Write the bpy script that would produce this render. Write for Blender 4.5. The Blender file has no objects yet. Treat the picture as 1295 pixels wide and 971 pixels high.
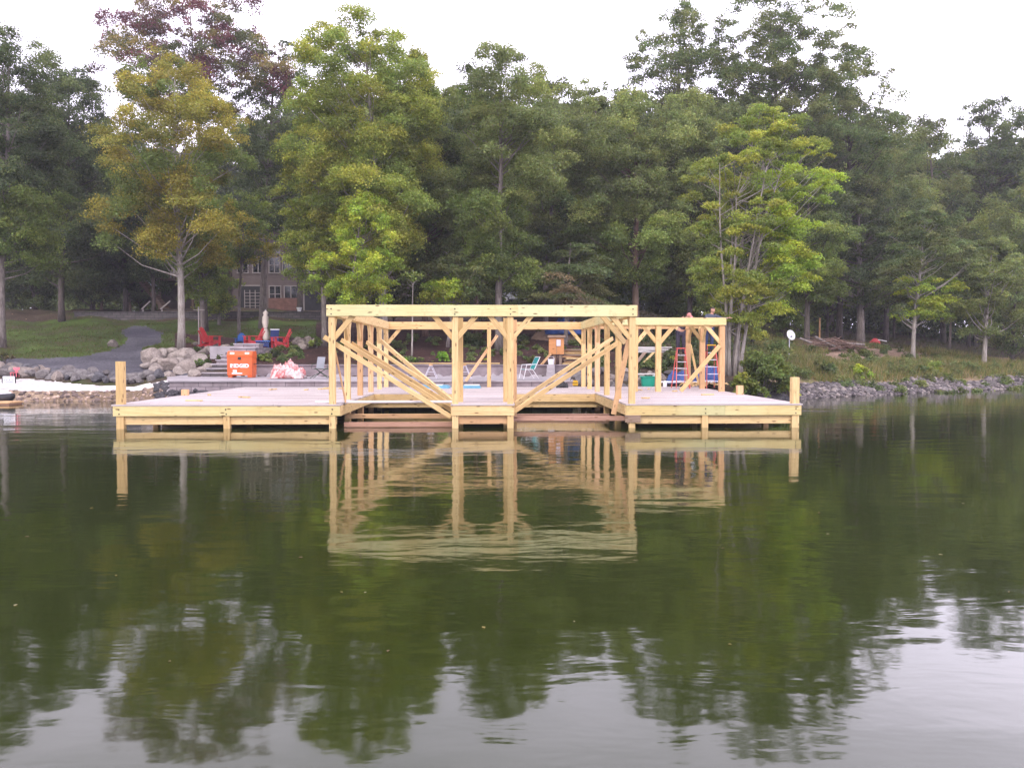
import bpy, math, random
import numpy as np
from mathutils import Vector, Matrix, Quaternion
random.seed(7); rng = np.random.default_rng(11)
R = math.radians
scene = bpy.context.scene
COL = scene.collection
# ------------------------------------------------------------------ camera and measuring helpers
FP = 1100.0; CX, CY = 647.5, 485.5; CAMH = 2.0
TH = math.atan(37.5 / FP); ct, st = math.cos(TH), math.sin(TH)
def P(px, py, Y):
    xc = (px - CX) / FP; yc = -(py - CY) / FP
    d = Vector((xc, ct + yc * st, -st + yc * ct)); k = Y / d.y
    return Vector((d.x * k, Y, CAMH + d.z * k))
def X(px, Y): return (px - CX) / FP * Y
def Z(py, Y): return P(CX, py, Y).z
cam_d = bpy.data.cameras.new('camera'); cam = bpy.data.objects.new('camera', cam_d); COL.objects.link(cam)
cam.location = (0, 0, CAMH); cam.rotation_euler = (math.pi / 2 - TH, 0, 0)
cam_d.sensor_width = 36; cam_d.lens = 36 * FP / 1295; cam_d.clip_end = 3000; cam_d.clip_start = 0.1
scene.camera = cam
scene.render.resolution_x = 1024; scene.render.resolution_y = 767
# ------------------------------------------------------------------ object helpers
def tag(o, label=None, cat=None, group=None, kind=None):
    if label: o['label'] = label
    if cat: o['category'] = cat
    if group: o['group'] = group
    if kind: o['kind'] = kind
    return o
def empty(name, label, cat, loc=(0, 0, 0), rz=0, group=None, scale=None):
    o = bpy.data.objects.new(name, None); COL.objects.link(o)
    o.location = loc; o.rotation_euler = (0, 0, rz)
    if scale: o.scale = scale
    o.empty_display_size = .2
    return tag(o, label, cat, group)
def link(name, me, mats, parent=None, loc=None, rot=None):
    o = bpy.data.objects.new(name, me); COL.objects.link(o)
    if mats is not None:
        for m in (mats if isinstance(mats, (list, tuple)) else [mats]):
            if len(me.materials) < len(mats if isinstance(mats, (list, tuple)) else [mats]): me.materials.append(m)
    if parent: o.parent = parent
    if loc is not None: o.location = loc
    if rot is not None: o.rotation_euler = rot
    return o
def children(o): return [c for c in COL.objects if c.parent == o]
KIDS = {}
def copy_tree(o, parent=None, label=None):
    c = o.copy(); COL.objects.link(c); c.parent = parent
    if label: c['label'] = label
    for ch in list(o.children): copy_tree(ch, c)
    return c
class MB:
    def __init__(s): s.v = []; s.f = []; s.m = []
    def add(s, vs, fs, mi=0):
        b = len(s.v); s.v += [tuple(v) for v in vs]; s.f += [tuple(b + i for i in f) for f in fs]; s.m += [mi] * len(fs)
    def box(s, x0, x1, y0, y1, z0, z1, mi=0):
        s.add([(x0, y0, z0), (x1, y0, z0), (x1, y1, z0), (x0, y1, z0), (x0, y0, z1), (x1, y0, z1), (x1, y1, z1), (x0, y1, z1)],
              [(0, 3, 2, 1), (4, 5, 6, 7), (0, 1, 5, 4), (1, 2, 6, 5), (2, 3, 7, 6), (3, 0, 4, 7)], mi)
    def bar(s, p0, p1, w, h, mi=0, up=(0, 0, 1)):
        p0 = Vector(p0); p1 = Vector(p1); d = (p1 - p0).normalized(); u = Vector(up)
        if abs(d.dot(u)) > .98: u = Vector((0, 1, 0))
        sd = d.cross(u).normalized() * w / 2; uu = sd.cross(d).normalized() * h / 2
        vs = [p + a * sd + b * uu for p in (p0, p1) for a, b in ((-1, -1), (1, -1), (1, 1), (-1, 1))]
        s.add(vs, [(3, 2, 1, 0), (4, 5, 6, 7), (0, 1, 5, 4), (1, 2, 6, 5), (2, 3, 7, 6), (3, 0, 4, 7)], mi)
    def tube(s, pts, rad, n=8, mi=0, cap=True):
        pts = [Vector(p) for p in pts]
        if not isinstance(rad, (list, tuple)): rad = [rad] * len(pts)
        vs = []; ref = Vector((0.31, .77, .1))
        for i, p in enumerate(pts):
            d = (pts[min(i + 1, len(pts) - 1)] - pts[max(i - 1, 0)]).normalized()
            a = d.cross(ref).normalized(); b = d.cross(a)
            for k in range(n):
                t = 2 * math.pi * k / n; vs.append(p + (a * math.cos(t) + b * math.sin(t)) * rad[i])
        fs = [(i * n + k, i * n + (k + 1) % n, (i + 1) * n + (k + 1) % n, (i + 1) * n + k) for i in range(len(pts) - 1) for k in range(n)]
        if cap: fs += [tuple(range(n))[::-1], tuple((len(pts) - 1) * n + k for k in range(n))]
        s.add(vs, fs, mi)
    def prism(s, prof, y0, y1, mi=0):   # profile in (x,z), extruded along y
        n = len(prof); vs = [(x, y0, z) for x, z in prof] + [(x, y1, z) for x, z in prof]
        s.add(vs, [tuple(range(n)), tuple(range(n, 2 * n))[::-1]] + [(k, n + k, n + (k + 1) % n, (k + 1) % n) for k in range(n)], mi)
    def build(s, name, mats, parent=None, loc=None, smooth=False, rot=None):
        me = bpy.data.meshes.new(name); me.from_pydata(s.v, [], s.f)
        if smooth: me.polygons.foreach_set('use_smooth', [True] * len(me.polygons))
        o = link(name, me, mats, parent, loc, rot)
        if isinstance(mats, (list, tuple)) and len(mats) > 1: me.polygons.foreach_set('material_index', s.m)
        me.update(); return o
def quads_mesh(name, V, mats_colour=None, nv=4, attr=None, F=None):
    V = np.asarray(V, dtype=np.float32); n = len(V)
    me = bpy.data.meshes.new(name); me.vertices.add(n); me.vertices.foreach_set('co', V.ravel())
    if F is None: F = np.arange(n, dtype=np.int32).reshape(-1, nv)
    nf, k = F.shape
    me.loops.add(nf * k); me.loops.foreach_set('vertex_index', F.astype(np.int32).ravel())
    me.polygons.add(nf); me.polygons.foreach_set('loop_start', np.arange(nf, dtype=np.int32) * k)
    me.update(calc_edges=True)
    if attr is not None:
        a = me.color_attributes.new('tint', 'FLOAT_COLOR', 'POINT'); a.data.foreach_set('color', np.asarray(attr, dtype=np.float32).ravel())
    return me
# ------------------------------------------------------------------ materials
class NT:
    def __init__(s, name):
        s.mat = bpy.data.materials.new(name); s.mat.use_nodes = True; s.t = s.mat.node_tree; s.t.nodes.clear()
        s.out = s.n('ShaderNodeOutputMaterial')
    def n(s, ty, **kw):
        nd = s.t.nodes.new(ty)
        for k, v in kw.items():
            if k in nd.inputs.keys(): nd.inputs[k].default_value = v
            else: setattr(nd, k, v)
        return nd
    def l(s, a, b): s.t.links.new(a, b)
    def coord(s, kind='Object', scale=(1, 1, 1), rand=False):
        tc = s.n('ShaderNodeTexCoord'); mp = s.n('ShaderNodeMapping'); mp.inputs['Scale'].default_value = scale
        src = tc.outputs[kind]
        if rand:
            oi = s.n('ShaderNodeObjectInfo'); vm = s.n('ShaderNodeVectorMath', operation='SCALE'); vm.inputs[0].default_value = (37, 19, 23)
            s.l(oi.outputs['Random'], vm.inputs['Scale']); ad = s.n('ShaderNodeVectorMath', operation='ADD')
            s.l(src, ad.inputs[0]); s.l(vm.outputs[0], ad.inputs[1]); src = ad.outputs[0]
        s.l(src, mp.inputs[0]); return mp.outputs[0]
    def noise(s, vec, scale, detail=3, rough=.55, dist=0):
        nd = s.n('ShaderNodeTexNoise'); nd.inputs['Scale'].default_value = scale; nd.inputs['Detail'].default_value = detail
        nd.inputs['Roughness'].default_value = rough; nd.inputs['Distortion'].default_value = dist
        s.l(vec, nd.inputs['Vector']); return nd.outputs[0]
    def ramp(s, fac, stops):
        r = s.n('ShaderNodeValToRGB'); e = r.color_ramp.elements
        while len(e) < len(stops): e.new(.5)
        for i, (p, c) in enumerate(stops): e[i].position = p; e[i].color = (*c, 1) if len(c) == 3 else c
        s.l(fac, r.inputs[0]); return r.outputs[0]
    def mix(s, fac, a, b, mode='MIX'):
        m = s.n('ShaderNodeMix', data_type='RGBA', blend_type=mode)
        for sock, v in ((m.inputs[0], fac), (m.inputs[6], a), (m.inputs[7], b)):
            if hasattr(v, 'links') or isinstance(v, bpy.types.NodeSocket): s.l(v, sock)
            elif isinstance(v, (int, float)): sock.default_value = v
            else: sock.default_value = (*v, 1)
        return m.outputs[2]
    def math(s, op, a, b=0):
        m = s.n('ShaderNodeMath', operation=op)
        for i, v in enumerate((a, b)):
            if isinstance(v, bpy.types.NodeSocket): s.l(v, m.inputs[i])
            else: m.inputs[i].default_value = v
        return m.outputs[0]
    def bsdf(s, colour, rough=.7, bump=None, bstr=.3, bdist=.02, metal=0, spec=.5):
        b = s.n('ShaderNodeBsdfPrincipled')
        if isinstance(colour, bpy.types.NodeSocket): s.l(colour, b.inputs['Base Color'])
        else: b.inputs['Base Color'].default_value = (*colour, 1)
        b.inputs['Roughness'].default_value = rough; b.inputs['Metallic'].default_value = metal
        b.inputs['Specular IOR Level'].default_value = spec
        if bump is not None:
            bp = s.n('ShaderNodeBump'); bp.inputs['Strength'].default_value = bstr; bp.inputs['Distance'].default_value = bdist
            s.l(bump, bp.inputs['Height']); s.l(bp.outputs[0], b.inputs['Normal'])
        s.l(b.outputs[0], s.out.inputs[0]); return s.mat
def m_plain(name, c, rough=.6, var=.15, scale=3, metal=0, spec=.4):
    t = NT(name); v = t.coord(rand=True); n = t.noise(v, scale, 4)
    d = tuple(x * (1 - var) for x in c); e = tuple(min(1, x * (1 + var)) for x in c)
    return t.bsdf(t.ramp(n, [(.3, d), (.7, e)]), rough, n, .15, .01, metal, spec)
def m_wood(name, light, dark, green=None, knots=True):
    t = NT(name); v = t.coord(rand=True, scale=(1, 1, 1))
    mp = t.n('ShaderNodeMapping'); mp.inputs['Scale'].default_value = (.5, 9, 9); t.l(v, mp.inputs[0])
    g = t.noise(mp.outputs[0], 3, 5, .6, .6); big = t.noise(v, .55, 2)
    c = t.ramp(g, [(.25, dark), (.6, light)])
    c = t.mix(t.ramp(big, [(.35, (0, 0, 0)), (.7, (.55, .55, .55))]), c, tuple(x * .80 for x in light))
    if green:
        gm = t.noise(v, .33, 2); c = t.mix(t.ramp(gm, [(.40, (0, 0, 0)), (.66, (.6, .6, .6))]), c, green)
    if knots:
        mk = t.n('ShaderNodeMapping'); mk.inputs['Scale'].default_value = (2.1, 6.5, 6.5); t.l(v, mk.inputs[0])
        vo = t.n('ShaderNodeTexVoronoi'); vo.inputs['Scale'].default_value = 1.25; t.l(mk.outputs[0], vo.inputs['Vector'])
        c = t.mix(t.ramp(vo.outputs['Distance'], [(.10, (.85, .85, .85)), (.19, (0, 0, 0))]), c, (.16, .09, .04))
        bl = t.noise(v, 4.5, 4, .7); c = t.mix(t.ramp(bl, [(.55, (0, 0, 0)), (.72, (.5, .5, .5))]), c, tuple(x * .55 for x in light))
        oi = t.n('ShaderNodeObjectInfo'); c = t.mix(1, c, t.ramp(oi.outputs['Random'], [(0, (.86, .80, .74)), (.5, (1, .97, .95)), (1, (1.08, 1.08, 1.12))]), 'MULTIPLY')
    return t.bsdf(c, .75, g, .25, .004, spec=.25)
M = {}
M['wood'] = m_wood('fresh_lumber', (.75, .56, .275), (.46, .30, .12))
M['woodg'] = m_wood('treated_lumber', (.75, .61, .29), (.50, .385, .15), green=(.56, .63, .37))
M['woodo'] = m_wood('orange_lumber', (.70, .46, .25), (.50, .29, .13))
M['woodr'] = m_wood('reddish_wet_lumber', (.45, .27, .19), (.28, .15, .10))
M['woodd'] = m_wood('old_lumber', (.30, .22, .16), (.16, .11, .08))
M['woodw'] = m_wood('whitened_board', (.72, .68, .66), (.55, .50, .50), knots=False)
def m_deck():
    t = NT('deck_boards'); v = t.coord()
    sp = t.n('ShaderNodeSeparateXYZ'); t.l(v, sp.inputs[0])
    row = t.math('DIVIDE', sp.outputs[1], .145); fl = t.math('FLOOR', row); fr = t.math('FRACT', row)
    wn = t.n('ShaderNodeTexWhiteNoise', noise_dimensions='1D'); t.l(fl, wn.inputs['W'])
    off = t.math('MULTIPLY', wn.outputs['Value'], 4.8); col_ = t.math('DIVIDE', t.math('ADD', sp.outputs[0], off), 4.8)
    cf = t.math('FLOOR', col_); cfr = t.math('FRACT', col_)
    wn2 = t.n('ShaderNodeTexWhiteNoise', noise_dimensions='2D'); cb = t.n('ShaderNodeCombineXYZ'); t.l(fl, cb.inputs[0]); t.l(cf, cb.inputs[1]); t.l(cb.outputs[0], wn2.inputs['Vector'])
    c = t.ramp(wn2.outputs['Value'], [(0, (.36, .31, .30)), (.5, (.52, .46, .44)), (1, (.68, .61, .59))])
    mp = t.n('ShaderNodeMapping'); mp.inputs['Scale'].default_value = (.6, 14, 1); t.l(v, mp.inputs[0])
    g = t.noise(mp.outputs[0], 3, 5); c = t.mix(.35, c, t.ramp(g, [(.3, (.33, .27, .26)), (.7, (.62, .55, .53))]))
    st_ = t.noise(v, .7, 3); c = t.mix(t.ramp(st_, [(.5, (0, 0, 0)), (.75, (.4, .4, .4))]), c, (.36, .29, .27))
    gap = t.math('LESS_THAN', fr, .085); gap2 = t.math('LESS_THAN', cfr, .002); gp = t.math('MAXIMUM', gap, gap2)
    c = t.mix(gp, c, (.06, .045, .04))
    return t.bsdf(c, .7, t.math('SUBTRACT', g, gp), .3, .006, spec=.3)
M['deck'] = m_deck()
def m_bark(name, a, b):
    t = NT(name); v = t.coord(rand=True); mp = t.n('ShaderNodeMapping'); mp.inputs['Scale'].default_value = (6, 6, 1.1); t.l(v, mp.inputs[0])
    n = t.noise(mp.outputs[0], 2.2, 5, .65, .4); n2 = t.noise(v, 1.1, 3)
    c = t.ramp(n, [(.32, a), (.66, b)]); c = t.mix(t.ramp(n2, [(.4, (0, 0, 0)), (.7, (.5, .5, .5))]), c, tuple(.6 * x + .4 * y for x, y in zip(a, (.10, .12, .06))))
    return t.bsdf(c, .9, n, .8, .04, spec=.15)
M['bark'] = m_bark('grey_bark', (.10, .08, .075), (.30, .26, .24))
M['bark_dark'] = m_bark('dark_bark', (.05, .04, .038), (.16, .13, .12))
M['bark_red'] = m_bark('reddish_bark', (.09, .05, .04), (.24, .16, .13))
M['bark_pale'] = m_bark('pale_bark', (.20, .17, .15), (.46, .42, .38))
def m_leaf():
    t = NT('leaves'); a = t.n('ShaderNodeAttribute', attribute_name='tint'); 
    dif = t.n('ShaderNodeBsdfPrincipled'); dif.inputs['Roughness'].default_value = .55; dif.inputs['Specular IOR Level'].default_value = .25
    t.l(a.outputs['Color'], dif.inputs['Base Color'])
    tr = t.n('ShaderNodeBsdfTranslucent'); br = t.mix(.5, a.outputs['Color'], (1.3, 1.35, .7), 'MULTIPLY'); t.l(br, tr.inputs[0])
    mx = t.n('ShaderNodeMixShader'); mx.inputs[0].default_value = .42; t.l(dif.outputs[0], mx.inputs[1]); t.l(tr.outputs[0], mx.inputs[2]); t.l(mx.outputs[0], t.out.inputs[0])
    return t.mat
M['leaf'] = m_leaf()
def m_rock(name, a, b, c3):
    t = NT(name); v = t.coord(rand=True); n = t.noise(v, 2.5, 6, .65); n2 = t.noise(v, 9, 4)
    c = t.ramp(n, [(.3, a), (.5, b), (.72, c3)]); c = t.mix(.3, c, t.ramp(n2, [(.35, a), (.65, c3)]))
    oi = t.n('ShaderNodeObjectInfo'); c = t.mix(1, c, t.ramp(oi.outputs['Random'], [(0, (.62, .6, .6)), (.5, (1, .97, .95)), (1, (1.0, 1.0, 1.0))]), 'MULTIPLY')
    return t.bsdf(c, .9, n2, .6, .03, spec=.2)
M['rock'] = m_rock('grey_rock', (.075, .068, .068), (.16, .148, .145), (.26, .245, .235))
M['rock_tan'] = m_rock('tan_rock', (.13, .11, .095), (.27, .235, .205), (.42, .37, .33))
M['rock_dark'] = m_rock('dark_rock', (.04, .04, .045), (.10, .10, .11), (.17, .165, .175))
def m_ground(name, stops, scale=1.2, fine=14, speck=None, bd=.05):
    t = NT(name); v = t.coord('Object'); n = t.noise(v, scale * .35, 5, .6); f = t.noise(v, fine, 4, .7)
    c = t.ramp(n, stops); c = t.mix(.75, c, t.ramp(f, [(.3, (.35, .35, .35)), (.7, (1.5, 1.5, 1.5))]), 'MULTIPLY')
    if speck:
        vo = t.n('ShaderNodeTexVoronoi'); vo.inputs['Scale'].default_value = speck[1]; t.l(v, vo.inputs['Vector'])
        c = t.mix(t.ramp(vo.outputs['Distance'], [(speck[2], (1, 1, 1)), (speck[2] + .05, (0, 0, 0))]), c, speck[0])
    return t.bsdf(c, .95, f, .7, bd, spec=.1)
M['floor'] = m_ground('woodland_floor', [(.3, (.045, .035, .025)), (.5, (.085, .062, .045)), (.62, (.06, .075, .025)), (.75, (.12, .08, .055))], speck=((.25, .17, .10), 2.2, .10))
M['bank'] = m_ground('bank_soil', [(.3, (.13, .13, .05)), (.5, (.24, .17, .11)), (.65, (.14, .17, .05)), (.8, (.30, .21, .15))], speck=((.28, .2, .13), 2.0, .08))
M['lawn'] = m_ground('lawn_grass', [(.30, (.095, .068, .045)), (.45, (.070, .082, .030)), (.6, (.085, .135, .028)), (.8, (.13, .10, .05))], scale=.9, speck=((.22, .18, .10), 1.3, .05))
M['gravel'] = m_ground('path_gravel', [(.3, (.075, .072, .085)), (.6, (.115, .11, .125)), (.8, (.16, .155, .17))], fine=9)
M['mulch'] = m_ground('mulch', [(.3, (.035, .02, .018)), (.6, (.075, .042, .036)), (.8, (.11, .07, .055))], speck=((.24, .15, .09), 2.6, .10))
M['sand'] = m_ground('white_sand', [(.3, (.55, .52, .49)), (.7, (.72, .69, .66))], fine=3, bd=.02)
M['dirt'] = m_ground('shore_dirt', [(.3, (.12, .085, .055)), (.55, (.26, .19, .13)), (.75, (.36, .28, .2))], fine=5)
M['clay'] = m_ground('bare_clay', [(.3, (.20, .14, .10)), (.6, (.30, .21, .155)), (.8, (.40, .30, .23))], fine=5)
M['concrete'] = m_plain('concrete', (.36, .33, .34), .85, .2, 1.3, spec=.2)
M['concrete2'] = m_plain('purple_grey_block', (.24, .20, .21), .85, .25, 2.0, spec=.2)
M['white'] = m_plain('white_paint', (.75, .75, .77), .4, .06)
M['alu'] = m_plain('aluminium', (.62, .60, .66), .35, .1, metal=.4)
M['orange'] = m_plain('orange_steel', (.62, .12, .03), .5, .2)
M['red'] = m_plain('red_plastic', (.42, .035, .04), .55, .25)
M['blue'] = m_plain('blue_plastic', (.03, .13, .42), .45, .1)
M['navy'] = m_plain('navy_fabric', (.02, .035, .13), .8, .2)
M['teal'] = m_plain('teal_webbing', (.03, .28, .27), .6, .1)
M['green'] = m_plain('green_plastic', (.01, .30, .20), .4, .1)
M['tarp'] = m_plain('blue_tarp', (.04, .085, .26), .6, .3, 2)
M['tarpl'] = m_plain('light_blue_sheet', (.16, .38, .50), .5, .2, 2)
M['cream'] = m_plain('cream_canvas', (.70, .62, .52), .8, .12)
M['yellow'] = m_plain('yellow_plastic', (.75, .42, .02), .45, .1)
M['black'] = m_plain('black_plastic', (.02, .02, .022), .5, .3)
M['grey'] = m_plain('grey_fabric', (.22, .23, .25), .7, .1)
M['dgreen'] = m_plain('dark_green_frame', (.03, .06, .035), .6, .2)
M['pink'] = m_plain('pink_plastic', (.75, .18, .22), .5, .2)
M['fiber'] = m_plain('fibreglass_rail', (.62, .12, .10), .45, .1)
M['cedar'] = m_wood('cedar_board', (.62, .30, .12), (.42, .18, .07))
M['glass'] = m_plain('window_glass', (.02, .022, .025), .08, .2, spec=.8)
M['trim'] = m_plain('taupe_trim', (.34, .30, .28), .7, .08)
M['roof'] = None
M['skin'] = m_plain('skin', (.50, .28, .20), .6, .06)
M['jeans'] = m_plain('jeans', (.03, .05, .13), .85, .2)
M['darkcloth'] = m_plain('dark_cloth', (.035, .03, .05), .85, .2)
M['slate'] = m_plain('slate_shirt', (.07, .08, .11), .85, .15)
M['pinkcloth'] = m_plain('pink_shirt', (.55, .22, .20), .85, .15)
M['hair'] = m_plain('brown_hair', (.05, .03, .022), .7, .2)
def m_siding():
    t = NT('lap_siding'); v = t.coord(); sp = t.n('ShaderNodeSeparateXYZ'); t.l(v, sp.inputs[0])
    fr = t.math('FRACT', t.math('DIVIDE', sp.outputs[2], .2)); n = t.noise(v, 1.4, 4)
    c = t.ramp(n, [(.3, (.155, .122, .115)), (.7, (.205, .165, .152))]); c = t.mix(t.ramp(fr, [(.0, (.75, .75, .75)), (.12, (0, 0, 0))]), c, (.05, .035, .03))
    return t.bsdf(c, .8, fr, .8, .03, spec=.2)
M['siding'] = m_siding()
def m_roof():
    t = NT('roof_shingles'); v = t.coord(); b = t.n('ShaderNodeTexBrick'); b.inputs['Scale'].default_value = 2.2
    b.inputs['Color1'].default_value = (.36, .31, .30, 1); b.inputs['Color2'].default_value = (.50, .43, .42, 1); b.inputs['Mortar'].default_value = (.2, .17, .17, 1); t.l(v, b.inputs['Vector'])
    return t.bsdf(b.outputs[0], .9, spec=.2)
M['roof'] = m_roof()
def m_block(name, a, b_, mort, sx=1.0):
    t = NT(name); v = t.coord(); sp = t.n('ShaderNodeSeparateXYZ'); t.l(v, sp.inputs[0]); cb = t.n('ShaderNodeCombineXYZ'); t.l(sp.outputs[0], cb.inputs[0]); t.l(sp.outputs[2], cb.inputs[1])
    b = t.n('ShaderNodeTexBrick'); b.inputs['Scale'].default_value = sx; b.inputs['Mortar Size'].default_value = .015; b.inputs['Brick Width'].default_value = .6; b.inputs['Row Height'].default_value = .22
    b.inputs['Color1'].default_value = (*a, 1); b.inputs['Color2'].default_value = (*b_, 1); b.inputs['Mortar'].default_value = (*mort, 1); t.l(cb.outputs[0], b.inputs['Vector'])
    n = t.noise(v, 3, 4); c = t.mix(.5, b.outputs[0], t.ramp(n, [(.3, (.5, .5, .5)), (.7, (1.3, 1.3, 1.3))]), 'MULTIPLY')
    return t.bsdf(c, .9, n, .4, .02, spec=.2)
M['block'] = m_block('block_wall', (.26, .22, .23), (.33, .28, .29), (.14, .12, .13))
M['block_dark'] = m_block('dark_block_wall', (.10, .09, .09), (.15, .13, .13), (.05, .05, .05))
M['brick'] = m_block('brick_wall', (.18, .09, .07), (.24, .12, .09), (.14, .12, .11), 2.5)
# ------------------------------------------------------------------ world and sun
SUN_EL, SUN_AZ = R(40), R(205)      # azimuth of the sun measured clockwise from +Y
w = bpy.data.worlds.new('World'); scene.world = w; w.use_nodes = True; nt = w.node_tree; nt.nodes.clear()
wo = nt.nodes.new('ShaderNodeOutputWorld'); bg = nt.nodes.new('ShaderNodeBackground'); bg.inputs['Strength'].default_value = .10
sky = nt.nodes.new('ShaderNodeTexSky'); sky.sky_type = 'NISHITA'; sky.sun_disc = False; sky.sun_elevation = SUN_EL; sky.sun_rotation = SUN_AZ; sky.air_density = 1; sky.dust_density = 3
tc = nt.nodes.new('ShaderNodeTexCoord'); mp = nt.nodes.new('ShaderNodeMapping'); mp.inputs['Scale'].default_value = (1, 1, 3.2)
nz = nt.nodes.new('ShaderNodeTexNoise'); nz.inputs['Scale'].default_value = 1.6; nz.inputs['Detail'].default_value = 5; nz.inputs['Roughness'].default_value = .5
rp = nt.nodes.new('ShaderNodeValToRGB'); rp.color_ramp.elements[0].position = .32; rp.color_ramp.elements[0].color = (14.5, 13.6, 16.6, 1); rp.color_ramp.elements[1].position = .68; rp.color_ramp.elements[1].color = (23.8, 22.0, 26.4, 1)
mx = nt.nodes.new('ShaderNodeMix'); mx.data_type = 'RGBA'; mx.inputs[0].default_value = .9
nt.links.new(tc.outputs['Generated'], mp.inputs[0]); nt.links.new(mp.outputs[0], nz.inputs['Vector']); nt.links.new(nz.outputs[0], rp.inputs[0])
nt.links.new(sky.outputs[0], mx.inputs[6]); nt.links.new(rp.outputs[0], mx.inputs[7]); 
sp_ = nt.nodes.new('ShaderNodeSeparateXYZ'); nt.links.new(tc.outputs['Generated'], sp_.inputs[0]); hr_ = nt.nodes.new('ShaderNodeMapRange'); nt.links.new(sp_.outputs[2], hr_.inputs[0])
hr_.inputs[1].default_value = .05; hr_.inputs[2].default_value = .75; hr_.inputs[3].default_value = 1.5; hr_.inputs[4].default_value = .98; vm_ = nt.nodes.new('ShaderNodeVectorMath'); vm_.operation = 'SCALE'
az_ = nt.nodes.new('ShaderNodeMath'); az_.operation = 'MULTIPLY_ADD'; nt.links.new(sp_.outputs[0], az_.inputs[0]); az_.inputs[1].default_value = .45; az_.inputs[2].default_value = 1.0
ml_ = nt.nodes.new('ShaderNodeMath'); ml_.operation = 'MULTIPLY'; nt.links.new(az_.outputs[0], ml_.inputs[0]); nt.links.new(hr_.outputs[0], ml_.inputs[1])
nt.links.new(mx.outputs[2], vm_.inputs[0]); nt.links.new(ml_.outputs[0], vm_.inputs['Scale']); nt.links.new(vm_.outputs[0], bg.inputs[0]); nt.links.new(bg.outputs[0], wo.inputs[0])
sl = bpy.data.lights.new('sun', 'SUN'); sl.energy = 1.5; sl.angle = R(14); sl.color = (1, .95, .87)
so = bpy.data.objects.new('sun', sl); COL.objects.link(so)
sd = Vector((math.sin(SUN_AZ) * math.cos(SUN_EL), math.cos(SUN_AZ) * math.cos(SUN_EL), math.sin(SUN_EL)))
so.rotation_euler = (-sd).to_track_quat('-Z', 'Y').to_euler(); so.location = sd * 60
scene.view_settings.view_transform = 'Standard'; scene.view_settings.look = 'None'; scene.view_settings.gamma = 1
scene.view_settings.exposure = 0.25
scene.cycles.max_bounces = 6; scene.cycles.transparent_max_bounces = 4; scene.cycles.caustics_reflective = False
# ------------------------------------------------------------------ terrain
PROF = [
 (-600, [(20, -1.5), (35, -.7), (37.0, 0), (37.7, .42), (40.3, .85), (42, 1.2), (47, 1.8), (59, 3.3), (68, 4.6), (68.6, 5.2), (74, 5.6), (95, 6.5), (140, 8), (400, 12)]),
 (170, [(20, -1.5), (35, -.7), (37.0, 0), (37.6, .42), (40.2, .85), (42, 1.22), (47, 1.83), (59, 3.35), (68, 4.6), (68.6, 5.2), (74, 5.7), (95, 6.5), (140, 8), (400, 12)]),
 (206, [(20, -1.5), (35.9, -.5), (36.35, .1), (37.2, .55), (38.5, .90), (41.1, .97), (44, 1.5), (52, 2.4), (60, 3.4), (68, 4.6), (68.6, 5.2), (74, 5.7), (95, 6.5), (140, 8), (400, 12)]),
 (230, [(20, -1.5), (36.25, -.5), (36.3, .9), (41.05, .95), (41.4, 1.1), (44, 1.6), (52, 2.4), (60, 3.4), (68, 4.6), (68.6, 5.2), (74, 5.8), (95, 6.5), (140, 8), (400, 12)]),
 (330, [(20, -1.5), (36.25, -.5), (36.3, .9), (41.1, .95), (41.25, 1.45), (44, 1.75), (52, 2.4), (56, 2.6), (61, 3.5), (68, 4.5), (68.6, 5.2), (74, 5.8), (95, 6.8), (140, 8), (400, 12)]),
 (500, [(20, -1.5), (36.25, -.5), (36.3, .9), (41.1, .95), (41.25, 1.45), (52, 2.7), (61, 3.9), (68, 4.9), (75, 5.8), (85, 6.7), (95, 7), (140, 8), (400, 12)]),
 (690, [(20, -1.5), (36.25, -.5), (36.3, .9), (41.1, .95), (41.25, 1.45), (52, 2.8), (62, 4.3), (75, 5.9), (85, 6.8), (95, 7), (140, 8), (400, 12)]),
 (740, [(20, -1.5), (36.2, -.4), (36.6, .35), (38.5, .8), (41.25, 1.3), (46, 2.0), (56, 3.2), (70, 5), (85, 6.6), (95, 7), (140, 8), (400, 12)]),
 (930, [(20, -1.5), (35.5, -.4), (36.7, 0), (39.5, .9), (46, 1.8), (56, 2.7), (70, 4.1), (90, 5.6), (140, 7), (400, 11)]),
 (1020, [(20, -1.5), (37, -.6), (39.9, 0), (43, .8), (49, 1.5), (57, 2.2), (70, 3.3), (90, 4.6), (140, 6.5), (400, 10)]),
 (1150, [(20, -1.5), (41, -.7), (44.8, 0), (48.4, .88), (53, 1.4), (62, 2.1), (76, 3.1), (95, 4.1), (140, 6), (400, 10)]),
 (1295, [(20, -1.5), (47, -.8), (51.3, 0), (55, .85), (62, 1.25), (75, 1.7), (95, 2.4), (140, 4.5), (400, 10)]),
 (1900, [(20, -1.5), (70, -.8), (75, 0), (79, .85), (90, 1.25), (105, 2), (140, 4), (400, 10)])]
PPX = np.array([p[0] for p in PROF], float)
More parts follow.
